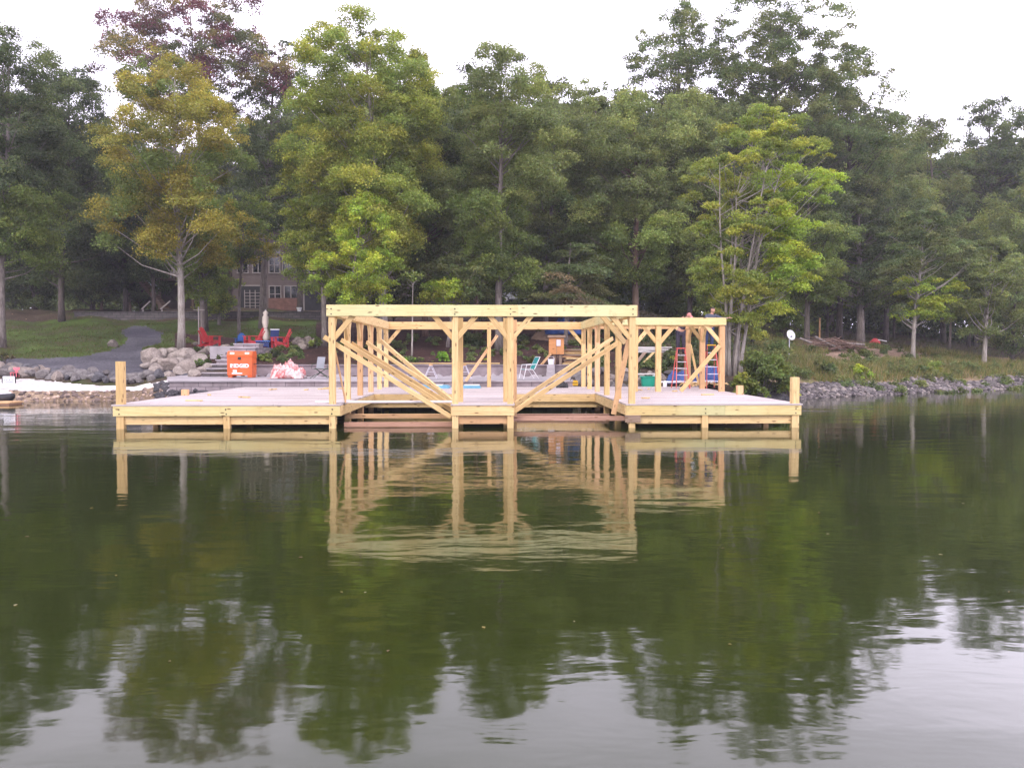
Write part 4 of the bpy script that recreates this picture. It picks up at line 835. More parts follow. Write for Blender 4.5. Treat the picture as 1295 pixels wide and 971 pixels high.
def adirondack(mat):
    r = empty('garden_chair', 'x', 'chair', group='adirondack chairs round the patio')
    m = MB()
    for i in range(5): a = -.26 + i * .11; hgt = .98 - abs(i - 2) ** 2 * .04; m.bar((a + .04, .22, .28), (a + .04, .52, hgt), .095, .022, up=(0, 1, 0))
    m.build('backrest', mat, r); m = MB()
    for i in range(5): m.box(-.27, .27, -.30 + i * .11, -.205 + i * .11, .36 - i * .02, .38 - i * .02)
    m.build('seat', mat, r)
    for s in (-1, 1):
        m = MB(); m.box(s * .35 - .07, s * .35 + .07, -.36, .36, .55, .575); m.build('armrest', mat, r)
        m = MB(); m.box(s * .29 - .02, s * .29 + .02, -.33, -.22, 0, .55); m.build('leg', mat, r)
        m = MB(); m.bar((s * .29, -.3, .34), (s * .29, .55, .06), .03, .12); m.build('rear_leg', mat, r)
        m = MB(); m.box(s * .34 - .015, s * .34 + .015, .26, .34, .1, .55); m.build('arm_support', mat, r)
    return r
def put(o, px, Y, rz, label, z=None, sc=1.22):
    g_ = G(px, Y); o.location = (g_.x, Y, (max(g_.z, 2.365) if z is None else z)); o.rotation_euler = (0, 0, rz); o['label'] = label; o.scale = (sc,) * 3
A = adirondack(M['red']); put(A, 267, 50.5, R(145), 'red garden chair at the left end of the patio, facing right', z=2.36)
put(copy_tree(A), 320, 50.8, R(-52), 'red garden chair in the middle of the patio, left of the closed umbrella', z=2.37)
put(copy_tree(A), 354, 50.6, R(-58), 'red garden chair at the right end of the patio', z=2.30)
B_ = adirondack(M['blue']); put(B_, 304, 55.6, R(5), 'small blue garden chair at the back of the patio seen head on', sc=.85)
t_ = empty('side_table', 'low dark blue side table at the foot of the closed umbrella', 'table', (X(334, 50.8), 50.8, 2.36))
m = MB(); m.box(-.42, .42, -.3, .3, .38, .43); m.build('table_top', M['blue'], t_)
for a in (-1, 1):
    for b in (-1, 1): m = MB(); m.box(a * .34 - .03, a * .34 + .03, b * .24 - .03, b * .24 + .03, 0, .38); m.build('leg', M['navy'], t_)
m = MB(); m.box(-.3, .3, -.2, .2, .08, .34); m.build('shelf_bin', M['navy'], t_)
c_ = empty('sling_chair', 'upright dark blue sling chair between the umbrella and the right red chair', 'chair', (X(345.5, 52), 52, 2.36))
m = MB(); m.bar((0, .25, .4), (0, .45, 1.1), .5, .03, up=(0, 1, 0)); m.build('backrest', M['navy'], c_); m = MB(); m.box(-.25, .25, -.25, .25, .40, .43); m.build('seat', M['navy'], c_)
m = MB(); m.box(-.27, .27, .43, .48, 1.1, 1.16); m.build('top_rail', M['white'], c_)
for a in (-1, 1):
    for b in (-1, 1): m = MB(); m.tube([(a * .26, b * .25, 0), (a * .26, b * .24, .42)], .015, 6); m.build('leg', M['alu'], c_)
um_ = empty('closed_umbrella', 'closed cream parasol standing on the patio among the garden chairs', 'umbrella', (X(336.5, 52.5), 52.5, 2.36))
m = MB(); hU = Z(393, 52.5) - 2.36; zs = [0.42, .6, .95, 1.2, 1.55, hU - .35, hU - .28, hU - .12, hU]; rs = [.10, .17, .155, .10, .17, .15, .09, .14, .04]
pts_ = [(0.02 * math.sin(z * 3), 0, z) for z in zs]; m.tube(pts_, rs, 12)
for i, v in enumerate(m.v):
    k_ = i % 12; q = 1.18 if k_ % 2 else .85; m.v[i] = (v[0] * q, v[1] * q, v[2])
m.build('canopy', M['cream'], um_, smooth=True); m = MB(); m.tube([(0, 0, 0), (0, 0, hU + .06)], .022, 8); m.build('pole', M['alu'], um_)
m = MB(); m.tube([(0, 0, 0), (0, 0, .08), (0, 0, .1)], [.26, .26, .05], 14); m.build('base', M['black'], um_); m = MB(); m.tube([(0, 0, 1.18), (0, 0, 1.22)], .115, 12); m.build('strap', M['trim'], um_)
# ---- job box
JY = 39.6; jb = empty('job_box', 'orange steel job box with white lettering and two white stickers on the walkway', 'tool box', (X(306, JY), JY, .955))
m = MB(); m.box(-.56, .56, -.35, .35, .10, .86); m.build('body', M['orange'], jb)
m = MB(); m.prism([(-.35, .865), (.35, .865), (.35, 1.05), (.30, 1.19), (-.20, 1.19), (-.37, 1.0)], -.57, .57)
m.v = [(y, x, z) for x, y, z in m.v]; m.build('lid', M['orange'], jb)
for a in (-1, 1): m = MB(); m.box(a * .38 - .10, a * .38 + .10, -.376, -.352, .0, .0); 
for a in (-.34, .33): m = MB(); m.bar((a, -.345, .945), (a, -.295, 1.13), .19, .012, up=(0, 1, 0)); m.build('sticker', M['white'], jb)
for a in (-1, 1):
    m = MB(); m.box(a * .44 - .10, a * .44 + .10, -.3, .3, 0, .098); m.build('skid', M['orange'], jb)
    m = MB(); m.tube([(a * .57, -.12, .6), (a * .62, -.12, .6), (a * .62, .12, .6), (a * .57, .12, .6)], .015, 6); m.build('handle', M['black'], jb)
m = MB(); m.box(-.07, .07, -.372, -.352, .80, .92); m.build('latch', M['black'], jb)
m = MB(); m.box(-.35, .12, -.36, -.352, .16, .21); m.box(-.30, -.12, -.362, -.3601, .21, .34); m.build('decal', M['white'], jb)
def text(body, name, size, mat, parent, loc, bold=.012, sx=1):
    c = bpy.data.curves.new(name, 'FONT'); c.body = body; c.size = size; c.align_x = 'CENTER'; c.align_y = 'CENTER'; c.offset = bold; c.extrude = .003
    tmp = bpy.data.objects.new('tmp', c); COL.objects.link(tmp); dg = bpy.context.evaluated_depsgraph_get(); me = bpy.data.meshes.new_from_object(tmp.evaluated_get(dg)); bpy.data.objects.remove(tmp)
    o = link(name, me, M[mat], parent, loc, (math.pi / 2, 0, 0)); o.scale = (sx, 1, 1); return o
text('RIDGID', 'lettering', .22, 'white', jb, (0, -.358, .52), .012, 1.15)
# ---- wrapped heap on the walkway
def heap(name, px, Y, z, wx, wy, h, mat, label, cat, seed, rough=.16, n=36):
    g = np.random.default_rng(seed); m = MB(); ph = g.uniform(0, 6.28, 12)
    for i in range(n):
        for j in range(n):
            u = i / (n - 1) * 2 - 1; v = j / (n - 1) * 2 - 1; q = max(0, 1 - (abs(u) ** 2.4 + abs(v) ** 2.4)); zz = h * q ** .45
            zz *= 1 + rough * (math.sin(7 * u + ph[0]) + math.sin(9 * v + 5 * u + ph[1]) + .8 * math.sin(17 * u - 11 * v + ph[2]) + .6 * math.sin(29 * u + 21 * v + ph[3])) * .6
            m.v.append((u * wx * (1 + .05 * math.sin(5 * v + ph[4])), v * wy * (1 + .06 * math.sin(6 * u + ph[5])), zz))
    m.f = [(i * n + j, (i + 1) * n + j, (i + 1) * n + j + 1, i * n + j + 1) for i in range(n - 1) for j in range(n - 1)]; m.m = [0] * len(m.f)
    o = m.build(name, mat, loc=(X(px, Y), Y, z), smooth=True); sm = o.modifiers.new('thickness', 'SOLIDIFY'); sm.thickness = .012; return tag(o, label, cat)
t = NT('pink_wrap'); v = t.coord(); n_ = t.noise(v, 3.5, 4, .6, 1.5); M['wrap'] = t.bsdf(t.ramp(n_, [(.40, (.42, .10, .10)), (.5, (.52, .30, .28)), (.60, (.56, .50, .48))]), .5, n_, .5, .03)
heap('wrapped_heap', 364, 38.6, .95, .78, .5, .56, M['wrap'], 'crumpled pink and white wrapped heap on the walkway right of the orange box', 'wrapped bundle', 3, .3)
lc = empty('folding_chair', 'grey backed folding lounge chair with a dark frame next to the pink heap', 'chair', (X(404, 38.4), 38.4, .96))
m = MB(); m.bar((0, .1, .42), (.02, .35, .92), .34, .02, up=(0, 1, 0)); m.build('backrest', M['grey'], lc); m = MB(); m.box(-.25, .42, -.3, .12, .38, .40); m.build('seat', M['dgreen'], lc)
for a, b, c, d in ((-.35, -.3, .3, .2), (.42, -.3, -.25, .2), (-.3, .15, .35, -.3), (.4, .15, -.1, -.35)): m = MB(); m.tube([(a, b, 0), (c, d, .42)], .014, 5); m.build('leg', M['dgreen'], lc)
m = MB(); m.tube([(-.28, -.3, .4), (-.26, -.28, .6), (-.2, .2, .62)], .014, 5); m.tube([(.42, -.3, .4), (.40, -.28, .6), (.3, .2, .62)], .014, 5); m.build('arm_frame', M['dgreen'], lc)
# ---- sawhorses + board, lawn chair
def sawhorse():
    r = empty('sawhorse', 'x', 'sawhorse', group='sawhorses on the walkway')
    for s in (-1, 1):
        for a in (-1, 1): m = MB(); m.tube([(a * .27, s * .3, 0), (a * .03, s * .24, .56)], .018, 6); m.build('leg', M['alu'], r)
        m = MB(); m.tube([(-.16, s * .28, .28), (.16, s * .28, .28)], .01, 5); m.build('spreader', M['alu'], r)
    m = MB(); m.box(-.045, .045, -.4, .4, .56, .62); m.build('top_rail', M['woodo'], r); return r
s_a = sawhorse(); s_a.location = (X(545, 37.4), 37.4, .955); s_a['label'] = 'white legged sawhorse seen through the left slip under the long board'
s_b = copy_tree(s_a); s_b.location = (X(588, 37.4), 37.4, .955); s_b['label'] = 'white legged sawhorse between the two mid posts under the long board'
r_ = empty('long_board', 'long thin pale board laid across the two sawhorses', 'board', (X(512, 37.4), 37.4, 1.6)); o = beam('board', (0, 0, .01), (X(632, 37.4) - X(512, 37.4), 0, .01), .14, .045, 'wood', r_)
lw = empty('lawn_chair', 'teal webbed lawn chair with a white tube frame right of the mid posts', 'chair', (X(668, 37.1), 37.1, .955), R(-68))
m = MB(); m.bar((0, .2, .42), (0, .42, .90), .46, .03, up=(0, 1, 0)); m.build('backrest', M['teal'], lw); m = MB(); m.box(-.23, .23, -.22, .2, .385, .41); m.build('seat', M['teal'], lw)
for a in (-1, 1):
    m = MB(); m.tube([(a * .26, -.32, 0), (a * .26, -.18, .60), (a * .26, .25, .62)], .016, 6); m.build('front_leg', M['white'], lw)
    m = MB(); m.tube([(a * .25, .38, 0), (a * .25, .10, .40), (a * .25, -.25, .40)], .016, 6); m.build('rear_leg', M['white'], lw)
    m = MB(); m.tube([(a * .25, .18, .40), (a * .25, .44, .93)], .016, 6); m.build('back_tube', M['white'], lw)
m = MB(); m.tube([(-.25, .44, .93), (.25, .44, .93)], .016, 6); m.build('top_tube', M['white'], lw)
# ---- wooden box on post
BY = 42.2; wb = empty('wooden_utility_box', 'orange wooden utility cabinet on posts with a slab roof behind the right slip', 'cabinet', (X(703.5, BY), BY, 1.45))
m = MB(); m.box(-.36, .36, -.15, .25, Z(448, BY) - 1.45, Z(427, BY) - 1.45); m.build('cabinet', M['cedar'], wb); m = MB(); m.box(-.43, .43, -.25, .33, Z(427, BY) - 1.447, Z(424, BY) - 1.45); m.build('roof', M['woodd'], wb)
m = MB(); m.box(.0, .2, -.19, -.152, .95, 1.25); m.build('meter_panel', M['alu'], wb)
m = MB(); m.box(-.01, .01, -.165, -.152, .56, 1.3); m.build('door_gap', M['woodd'], wb)
for a in (-.1, .2): m = MB(); m.box(a - .06, a + .06, -.05, .1, -.3, .54); m.build('post', M['woodd'], wb)
m = MB(); m.bar((-.25, -.1, .6), (-.78, -.3, .0), .07, .10); m.build('brace', M['woodo'], wb)
o = empty('concrete_block_stack', 'pale block pillar on the walkway below the wooden cabinet', 'block stack', (X(696, 40.8), 40.8, .95)); 
for i in range(3): m = MB(); m.box(-.2 + .02 * i, .22 - .01 * i, -.15, .15, i * .19, i * .19 + .185); m.build('block', M['concrete'], o)
o = empty('white_bucket', 'small white bucket on the block pillar beside the wooden cabinet', 'bucket', (X(697, 40.8), 40.8, 1.52)); m = MB(); m.tube([(0, 0, 0), (0, 0, .26)], [.13, .16], 12); m.build('pail', M['white'], o, smooth=False); m = MB(); m.tube([(-.16, 0, .25), (-.1, 0, .36), (.1, 0, .36), (.16, 0, .25)], .008, 5); m.build('handle', M['alu'], o)
heap('blue_tarp', 712, 52, gz(X(712, 52), 52) + .55, 1.1, .8, .75, M['tarp'], 'blue tarp over a pile up the slope behind the wooden cabinet', 'tarp', 8, .25)
heap('tarped_pile', 700, 52.6, gz(X(700, 52.6), 52.6) - .1, 1.5, 1.0, .6, M['woodd'], 'brown pile on the slope under the blue tarp', 'pile', 9, .25)
# ---- lumber stack, tool things
o = empty('lumber_stack', 'stack of short tan boards behind the right row of boathouse posts', 'lumber', (X(727, 42.5), 42.5, gz(X(727, 42.5), 42.5)))
for i in range(9): beam('board', (-.55 + random.uniform(-.1, .1), random.uniform(-.2, .2), .05 + .085 * i), (.55 + random.uniform(-.15, .15), random.uniform(-.2, .2), .05 + .085 * i), .14 + .1 * (i % 2), .07, ['wood', 'woodo', 'woodd'][i % 3], o)
o = empty('yellow_tool_case', 'yellow tool case on the bank at the back edge of the dock', 'tool case', (X(724.5, 36.7), 36.7, .68)); m = MB(); m.prism([(-.2, 0), (.2, 0), (.22, .1), (.18, .22), (-.18, .22), (-.22, .1)][::-1], -.12, .12); m.build('case', M['yellow'], o); m = MB(); m.tube([(-.1, 0, .22), (-.08, 0, .29), (.08, 0, .29), (.1, 0, .22)], .018, 6); m.build('handle', M['black'], o); m = MB(); m.box(-.215, .215, -.123, .123, .10, .12); m.build('seam', M['black'], o)
p = W(U(711, 11.3), 11.3, ZD); o = heap('tool_bag', 711, p.y, ZD, .24, .15, .22, M['black'], 'dark open tool bag on the deck near the yellow tool case', 'bag', 12, .3, 18)
for pxa, pxb, lab, sd in ((529, 569, 'folded light blue sheet lying on the deck left of the mid posts', 31), (583, 608, 'light blue sheet lying on the deck between the mid posts', 32)):
    ua, ub = U(pxa, 11.4), U(pxb, 11.4); p = W((ua + ub) / 2, 11.4, ZD); hw = (ub - ua) / 2
    r_ = empty('blue_sheet', lab, 'sheet', tuple(p), PHI); g = random.Random(sd); m = MB()
    for k_ in range(3): m.box(-hw + .05 * k_, hw - .1 * k_ * g.random(), -.75 + .1 * k_, .75 - .12 * k_, .003 + .035 * k_, .035 + .035 * k_)
    m.build('sheet', M['tarpl'], r_); m = MB(); m.box(-.25, .35, -.5, .1, .108, .14); m.build('white_flap', M['white'], r_)
r_ = empty('white_plank', 'long whitish plank laid across the mouth of the left slip', 'plank', tuple(W(U(399, .55), .55, ZD + .004)), PHI); beam('plank', (0, 0, .03), (U(572, .55) - U(399, .55), 0, .03), .24, .055, 'woodw', r_)
# ---- green tub
o = empty('green_tub', 'bright green plastic tub behind the deck left of the ladders', 'tub', (X(819.5, 36.8), 36.8, .55)); m = MB(); n = 16
for z, s in ((0, .8), (.50, 1.0)):
    for k_ in range(n): a = 2 * math.pi * k_ / n; m.v.append((.31 * s * math.copysign(abs(math.cos(a)) ** .5, math.cos(a)), .24 * s * math.copysign(abs(math.sin(a)) ** .5, math.sin(a)), z))
m.f = [(k_, (k_ + 1) % n, n + (k_ + 1) % n, n + k_) for k_ in range(n)] + [tuple(range(n))[::-1]]; m.m = [0] * len(m.f); q = m.build('basin', M['green'], o); q.modifiers.new('t', 'SOLIDIFY').thickness = .012
m = MB(); m.tube([Vector(v_) * 1 for v_ in []] or [(.33 * math.copysign(abs(math.cos(a)) ** .5, math.cos(a)), .26 * math.copysign(abs(math.sin(a)) ** .5, math.sin(a)), .5) for a in [2 * math.pi * k_ / 16 for k_ in range(17)]], .022, 6); m.build('rim', M['green'], o)
r_ = empty('white_plank', 'short white plank resting over the green tub', 'plank', (X(797, 37.1), 37.1, 1.13)); beam('plank', (0, 0, .03), (1.05, 0, .03), .2, .05, 'woodw', r_); m = MB(); m.box(.95, 1.05, -.05, .05, -.22, .002); m.box(.02, .1, -.05, .05, -.5, .002); m.build('stand', M['white'], r_)
# ---- stepladders
LV = 10.9
def ladder(px, label, zt):
    u = U(px, LV); r = empty('stepladder', label, 'ladder', tuple(W(u, LV, ZD)), PHI, 'stepladders under the side bay'); h = zt - ZD; xt, xb_ = .15, .27
    for s in (-1, 1):
        m = MB(); m.bar((s * xb_, -.42, 0), (s * xt, 0, h), .03, .075); m.build('side_rail', M['fiber'], r)
        m = MB(); m.bar((s * xb_, .5, 0), (s * xt, .08, h), .025, .05); m.build('rear_rail', M['fiber'], r)
    nst = 6
    for i in range(1, nst):
        q = i / nst; m = MB(); x_ = xb_ + (xt - xb_) * q - .015; y_ = -.42 * (1 - q); m.box(-x_, x_, y_ - .045, y_ + .045, h * q - .012, h * q + .012); m.build('step', M['alu'], r)
    for i in (1, 3): q = i / nst; m = MB(); x_ = xb_ + (xt - xb_) * q; m.box(-x_, x_, .5 - .42 * q - .01, .5 - .42 * q + .01, h * q - .02, h * q + .02); m.build('rear_brace', M['alu'], r)
    m = MB(); m.box(-xt - .03, xt + .03, -.07, .14, h, h + .04); m.build('top_cap', M['fiber'] if px < 880 else M['yellow'], r); return r, u
zl1, zl2 = DZ(441, U(861, LV), LV), DZ(437, U(899, LV), LV)
L1, u1_ = ladder(861, 'left stepladder carrying the worker in dark clothes', zl1); L2, u2_ = ladder(899, 'right stepladder by the outer corner post of the side bay', zl2)
heap('blue_tarp', 858, 37.9, .75, .55, .5, .42, M['tarp'], 'blue tarp heap on the bank behind the left stepladder', 'tarp', 21, .25)
heap('blue_tarp', 893, 38.0, .8, .6, .5, .62, M['tarp'], 'larger blue tarp heap on the bank behind the right stepladder', 'tarp', 22, .25)
r_ = empty('white_pipe', 'white pipe lying along the back edge of the deck below the ladders', 'pipe', tuple(W(U(833, 12.35), 12.35, ZD + .2)), PHI)
m = MB(); m.tube([(0, 0, 0), (2.3, 0, -.02)], .035, 8); m.build('tube', M['white'], r_)
m = MB()
for a in (.25, 1.9): m.box(a, a + .08, -.05, .05, -.195, -.037)
m.build('block', M['wood'], r_)
o = empty('white_jug', 'white jug on the deck beside the slim post right of the tub', 'jug', tuple(W(U(841, 12.1), 12.1, ZD))); m = MB(); m.tube([(0, 0, 0), (0, 0, .18), (0, 0, .23), (0, 0, .27)], [.08, .085, .035, .03], 10); m.build('jug_body', M['white'], o); m = MB(); m.tube([(.08, 0, .17), (.1, 0, .24), (.03, 0, .25)], .012, 5); m.build('handle', M['white'], o)
for pxa, lab in ((866, 'pile of short yellow offcuts on the deck under the left stepladder'), (900, 'pile of short yellow offcuts on the deck under the right stepladder')):
    o = empty('offcut_pile', lab, 'offcuts', tuple(W(U(pxa, 11.9), 11.9, ZD)), PHI)
    for i in range(9): a = random.uniform(-.45, .35); beam('offcut', (a, random.uniform(-.2, .2), .03 + .03 * i), (a + random.uniform(.15, .45), random.uniform(-.2, .2), .04 + random.uniform(0, .22)), .07, .04, 'wood', o)
# ---- boards leaning on the slope
r_ = empty('leaning_board', 'left one of two boards leaning on the stony slope behind the side bay', 'board', tuple(P(803, 461, 42))); beam('board', (0, 0, 0), (X(818, 42) - X(803, 42), .6, .58), .2, .05, 'woodd', r_)
r_ = empty('leaning_board', 'right paler one of two boards leaning on the stony slope behind the side bay', 'board', tuple(P(812, 461, 42))); beam('board', (0, 0, 0), (X(829, 42) - X(812, 42), .6, .58), .14, .05, 'wood', r_)
o = empty('grey_plank_stack', 'stack of long bluish grey planks lying level behind the side bay', 'planks', tuple(P(790, 446, 44.5)))
for i in range(5): beam('plank', (.1 * i, random.uniform(-.15, .15), .06 * i + .03), (2.0 + .1 * i, random.uniform(-.15, .15), .06 * i + .03), .3, .05, 'woodw', o)
for a in (.3, 1.8): m = MB(); m.box(a, a + .12, -.2, .2, -.6, .0); m.build('support', M['woodd'], o)
# ---- satellite dish, post
DY = 49.0; o = empty('satellite_dish', 'pale round satellite dish on a thin pole above the shoreline bushes', 'satellite dish', tuple(P(998, 450, DY))); hd = Z(425, DY) - Z(450, DY)
m = MB(); m.tube([(0, 0, -.4), (0, 0, hd)], .025, 8); m.build('pole', M['alu'], o); m = MB(); m.v = [(0, 0, 0)]; nn = 20
for j in range(1, 5):
    for k_ in range(nn): a = 2 * math.pi * k_ / nn; rr = .27 * j / 4; m.v.append((rr * math.cos(a), rr * math.sin(a) * 1.1, .10 * (j / 4) ** 2))
m.f = [(0, 1 + k_, 1 + (k_ + 1) % nn) for k_ in range(nn)] + [(1 + j * nn + k_, 1 + (j + 1) * nn + k_, 1 + (j + 1) * nn + (k_ + 1) % nn, 1 + j * nn + (k_ + 1) % nn) for j in range(3) for k_ in range(nn)]; m.m = [0] * len(m.f)
q = m.build('reflector', M['white'], o, smooth=True); q.location = (.02, -.05, hd + .03); q.rotation_euler = (R(72), 0, R(20)); q.modifiers.new('t', 'SOLIDIFY').thickness = .01
m = MB(); m.tube([(0, -.05, hd - .2), (-.03, -.45, hd - .05)], .012, 5); m.build('feed_arm', M['alu'], o); m = MB(); m.box(-.07, .01, -.5, -.42, hd - .09, hd); m.build('receiver', M['grey'], o)
m = MB(); g_ = G(1036, 62); m.tube([(0, 0, -.2), (0, 0, Z(402, 62) - g_.z)], .06, 7); tag(m.build('wooden_post', M['woodo'], loc=g_), 'thin bare wooden post standing up the slope right of the satellite dish', 'post')
g_ = G(252, 51); o = empty('thin_pole', 'thin greenish pole with a crossbar just right of the pale trunk', 'pole', g_); m = MB(); m.tube([(0, 0, -.2), (0, 0, Z(388, 51) - g_.z)], .035, 7); m.build('shaft', M['trim'], o); m = MB(); m.bar((-.3, 0, Z(392, 51) - g_.z), (.35, 0, Z(392, 51) - g_.z), .03, .03); m.build('crossbar', M['trim'], o)
make_tree(tuple(G(521, 46)), 4.6, (0.1, 0, .6), 3.6, 'mid', .12, label='thin bare pale sapling trunk behind the left lime green clump', seed=300, bark='bark_pale', layers=1.5)
# ---- brush pile, buoy
g_ = G(1048, 57); o = empty('brush_pile', 'heap of cut branches and logs on the slope beyond the satellite dish', 'brush pile', g_, scale=(1.1, 1, 1.15)); rr_ = random.Random(5)
m = MB()
for i in range(120):
    a = rr_.uniform(0, 6.28); x_ = rr_.gauss(0, 1.0); y_ = rr_.gauss(0, .5); l_ = rr_.uniform(.4, 1.3); hz_ = max(.05, .75 - abs(x_) * .28) * rr_.random(); m.tube([(x_ - l_ * math.cos(a), y_ - l_ * math.sin(a) * .5, hz_ * .6), (x_, y_, hz_ + .05), (x_ + l_ * math.cos(a + .3), y_ + l_ * math.sin(a) * .5, hz_ * .8 + rr_.uniform(-.1, .35))], [.035, .028, .012], 4)
m.build('branches', M['bark_red'], o)
for i, (x_, a) in enumerate(((-1.2, -.35), (-.3, -.5), (1.1, .1))): m = MB(); m.tube([(x_ - .7, -.5, .45 - a * .6), (x_ + .8, -.6, .25 + a * .5)], .065, 8); m.build('log', M['bark'], o)
g_ = G(1106, 63); o = empty('red_buoy', 'round red float with a white rope lying on the slope', 'float', g_ + Vector((0, 0, .12)), scale=(1.25,) * 3); m = MB(); m.tube([(0, 0, 0), (0, 0, .05), (0, 0, .2), (0, 0, .36), (0, 0, .48), (0, 0, .55)], [.1, .22, .30, .28, .16, .05], 14); m.build('float_body', M['red'], o, smooth=True); m = MB(); m.tube([(.1, -.1, .45), (.35, -.15, .42), (.6, -.2, .36)], .025, 6); m.build('rope', M['white'], o); m = MB(); m.tube([(0, 0, .55), (0, 0, .62)], .05, 8); m.build('eye', M['black'], o)
# ---- left edge: sign, pink chair, jet ski, float
SY = 39.3; o = empty('white_sign', 'small white sign board with dark lettering standing on the sand at far left', 'sign', (X(11, SY), SY, gz(X(11, SY), SY)))
zc_ = Z(480.5, SY) - o.location.z; m = MB(); m.box(-.27, .27, -.015, .015, zc_ - .17, zc_ + .17); m.build('panel', M['white'], o); m = MB()
for a in (-.29, .29): m.box(a - .02, a + .02, -.02, .02, 0, zc_ + .19)
m.box(-.27, .27, -.02, .02, zc_ - .20, zc_ - .172); m.build('frame', M['black'], o)
m = MB(); rr_ = random.Random(3)
for i in range(6):
    x_ = -.2 + i * .075; m.bar((x_, -.018, zc_ - .02), (x_ + rr_.uniform(-.02, .03), -.018, zc_ + rr_.uniform(.04, .10)), .006, .016); m.bar((x_, -.018, zc_ + rr_.uniform(-.02, .03)), (x_ + .045, -.018, zc_ + rr_.uniform(-.02, .05)), .006, .014)
m.bar((-.18, -.018, zc_ - .09), (.2, -.018, zc_ - .085), .006, .02); m.build('lettering', M['navy'], o)
o = empty('pink_chair', 'small pink plastic chair against the rocks at far left', 'chair', tuple(P(19, 476, 40.6))); 
m = MB(); m.box(-.16, .16, -.14, .14, .17, .19); m.build('seat', M['pink'], o); m = MB(); m.box(-.15, .15, .12, .14, .19, .42); m.build('backrest', M['pink'], o)
for a in (-1, 1):
    for b in (-1, 1): m = MB(); m.box(a * .13 - .015, a * .13 + .015, b * .11 - .015, b * .11 + .015, -.02, .17); m.build('leg', M['pink'], o)
JY2 = 35.4; o = empty('jet_ski', 'dark watercraft with a white hood partly cut by the left edge', 'watercraft', (X(-14, JY2), JY2, .02), R(4))
def loft(name, secs, mat, par):   # secs: (x, halfwidth, z0, z1)
    m = MB(); n = 12
    for x_, hw, z0, z1 in secs:
        for k_ in range(n): a = 2 * math.pi * k_ / n; m.v.append((x_, hw * math.cos(a), (z0 + z1) / 2 + (z1 - z0) / 2 * math.copysign(abs(math.sin(a)) ** .8, math.sin(a))))
    for i in range(len(secs) - 1): m.f += [(i * n + k_, i * n + (k_ + 1) % n, (i + 1) * n + (k_ + 1) % n, (i + 1) * n + k_) for k_ in range(n)]
    m.f += [tuple(range(n))[::-1], tuple((len(secs) - 1) * n + k_ for k_ in range(n))]; m.m = [0] * len(m.f); return m.build(name, M[mat], par, smooth=True)
loft('hull', [(-1.5, .45, .0, .30), (-.5, .55, -.05, .34), (.4, .52, -.05, .38), (.8, .34, .04, .40), (.98, .08, .18, .38)], 'black', o)
loft('hood', [(-.4, .28, .25, .50), (.1, .32, .28, .60), (.5, .26, .28, .54), (.85, .08, .30, .42)], 'white', o); loft('seat', [(-1.4, .2, .25, .55), (-.8, .22, .25, .62), (-.3, .2, .25, .58)], 'grey', o)
m = MB(); m.tube([(-.05, -.34, .72), (.05, 0, .74), (-.05, .34, .72)], .02, 6); m.build('handlebar', M['black'], o)
o = empty('low_float', 'low brown wooden float at the far left edge of the water', 'dock', (X(-60, 34.2), 34.2, 0)); m = MB(); m.box(0, X(11, 34.2) - X(-60, 34.2), 0, 1.0, .06, .12); m.build('deck_boards', M['woodo'], o); m = MB(); m.box(.05, X(11, 34.2) - X(-60, 34.2) - .05, .05, .95, -.2, .057); m.build('float_frame', M['woodr'], o)
# ---- parked vehicles beyond the trees
def car(px, Y, rz, cm, label, zoff=0, L=4.5):
    g_ = G(px, Y); r = empty('parked_car', label, 'car', (g_.x, g_.y, g_.z + zoff), rz, 'vehicles parked beyond the trees'); h = L / 2
    m = MB(); m.prism([(-h, .35), (h, .35), (h, .75), (h - .1, .92), (h - 1.1, 1.0), (-h + .2, 1.02), (-h, .9)][::-1], -.88, .88); m.build('body', cm, r)
    m = MB(); m.prism([(h - 1.2, 1.0), (h - 1.9, 1.5), (-h + .8, 1.52), (-h + .25, 1.02)], -.76, .76); m.build('windows', M['glass'], r)
    m = MB(); m.prism([(h - 1.95, 1.5), (h - 2.0, 1.57), (-h + .85, 1.59), (-h + .7, 1.52)], -.74, .74); m.build('roof', cm, r)
    for a in (-h + .85, h - .85):
        for s in (-1, 1):
            m = MB(); m.tube([(a, s * .72, .33), (a, s * .9, .33)], .33, 16); w_ = m.build('wheel', M['black'], r); m = MB(); m.tube([(a, s * .905, .33), (a, s * .92, .33)], .18, 12); m.build('rim', M['alu'], w_)
    for s in (-1, 1): m = MB(); m.box(h - .03, h + .015, s * .66 - .16, s * .66 + .16, .68, .84); m.build('headlight', M['white'], r); m = MB(); m.box(-h - .015, -h + .03, s * .7 - .12, s * .7 + .12, .7, .9); m.build('tail_light', M['red'], r)
    return r
car(472, 74, R(8), M['black'], 'dark car half hidden by trunks above the left end of the beam', .25); car(660, 84, R(170), M['grey'], 'silver car parked beyond the trees above the middle of the beam', .3)
o = empty('white_pot', 'small white pot on the terrace in front of the house', 'pot', (X(379, 68.4), 68.4, 5.34)); m = MB(); m.tube([(0, 0, 0), (0, 0, .28), (0, 0, .33)], [.13, .2, .22], 12); m.build('pot_body', M['white'], o); m = MB(); m.tube([(0, 0, .331), (0, 0, .34)], .18, 10); m.build('soil', M['black'], o)
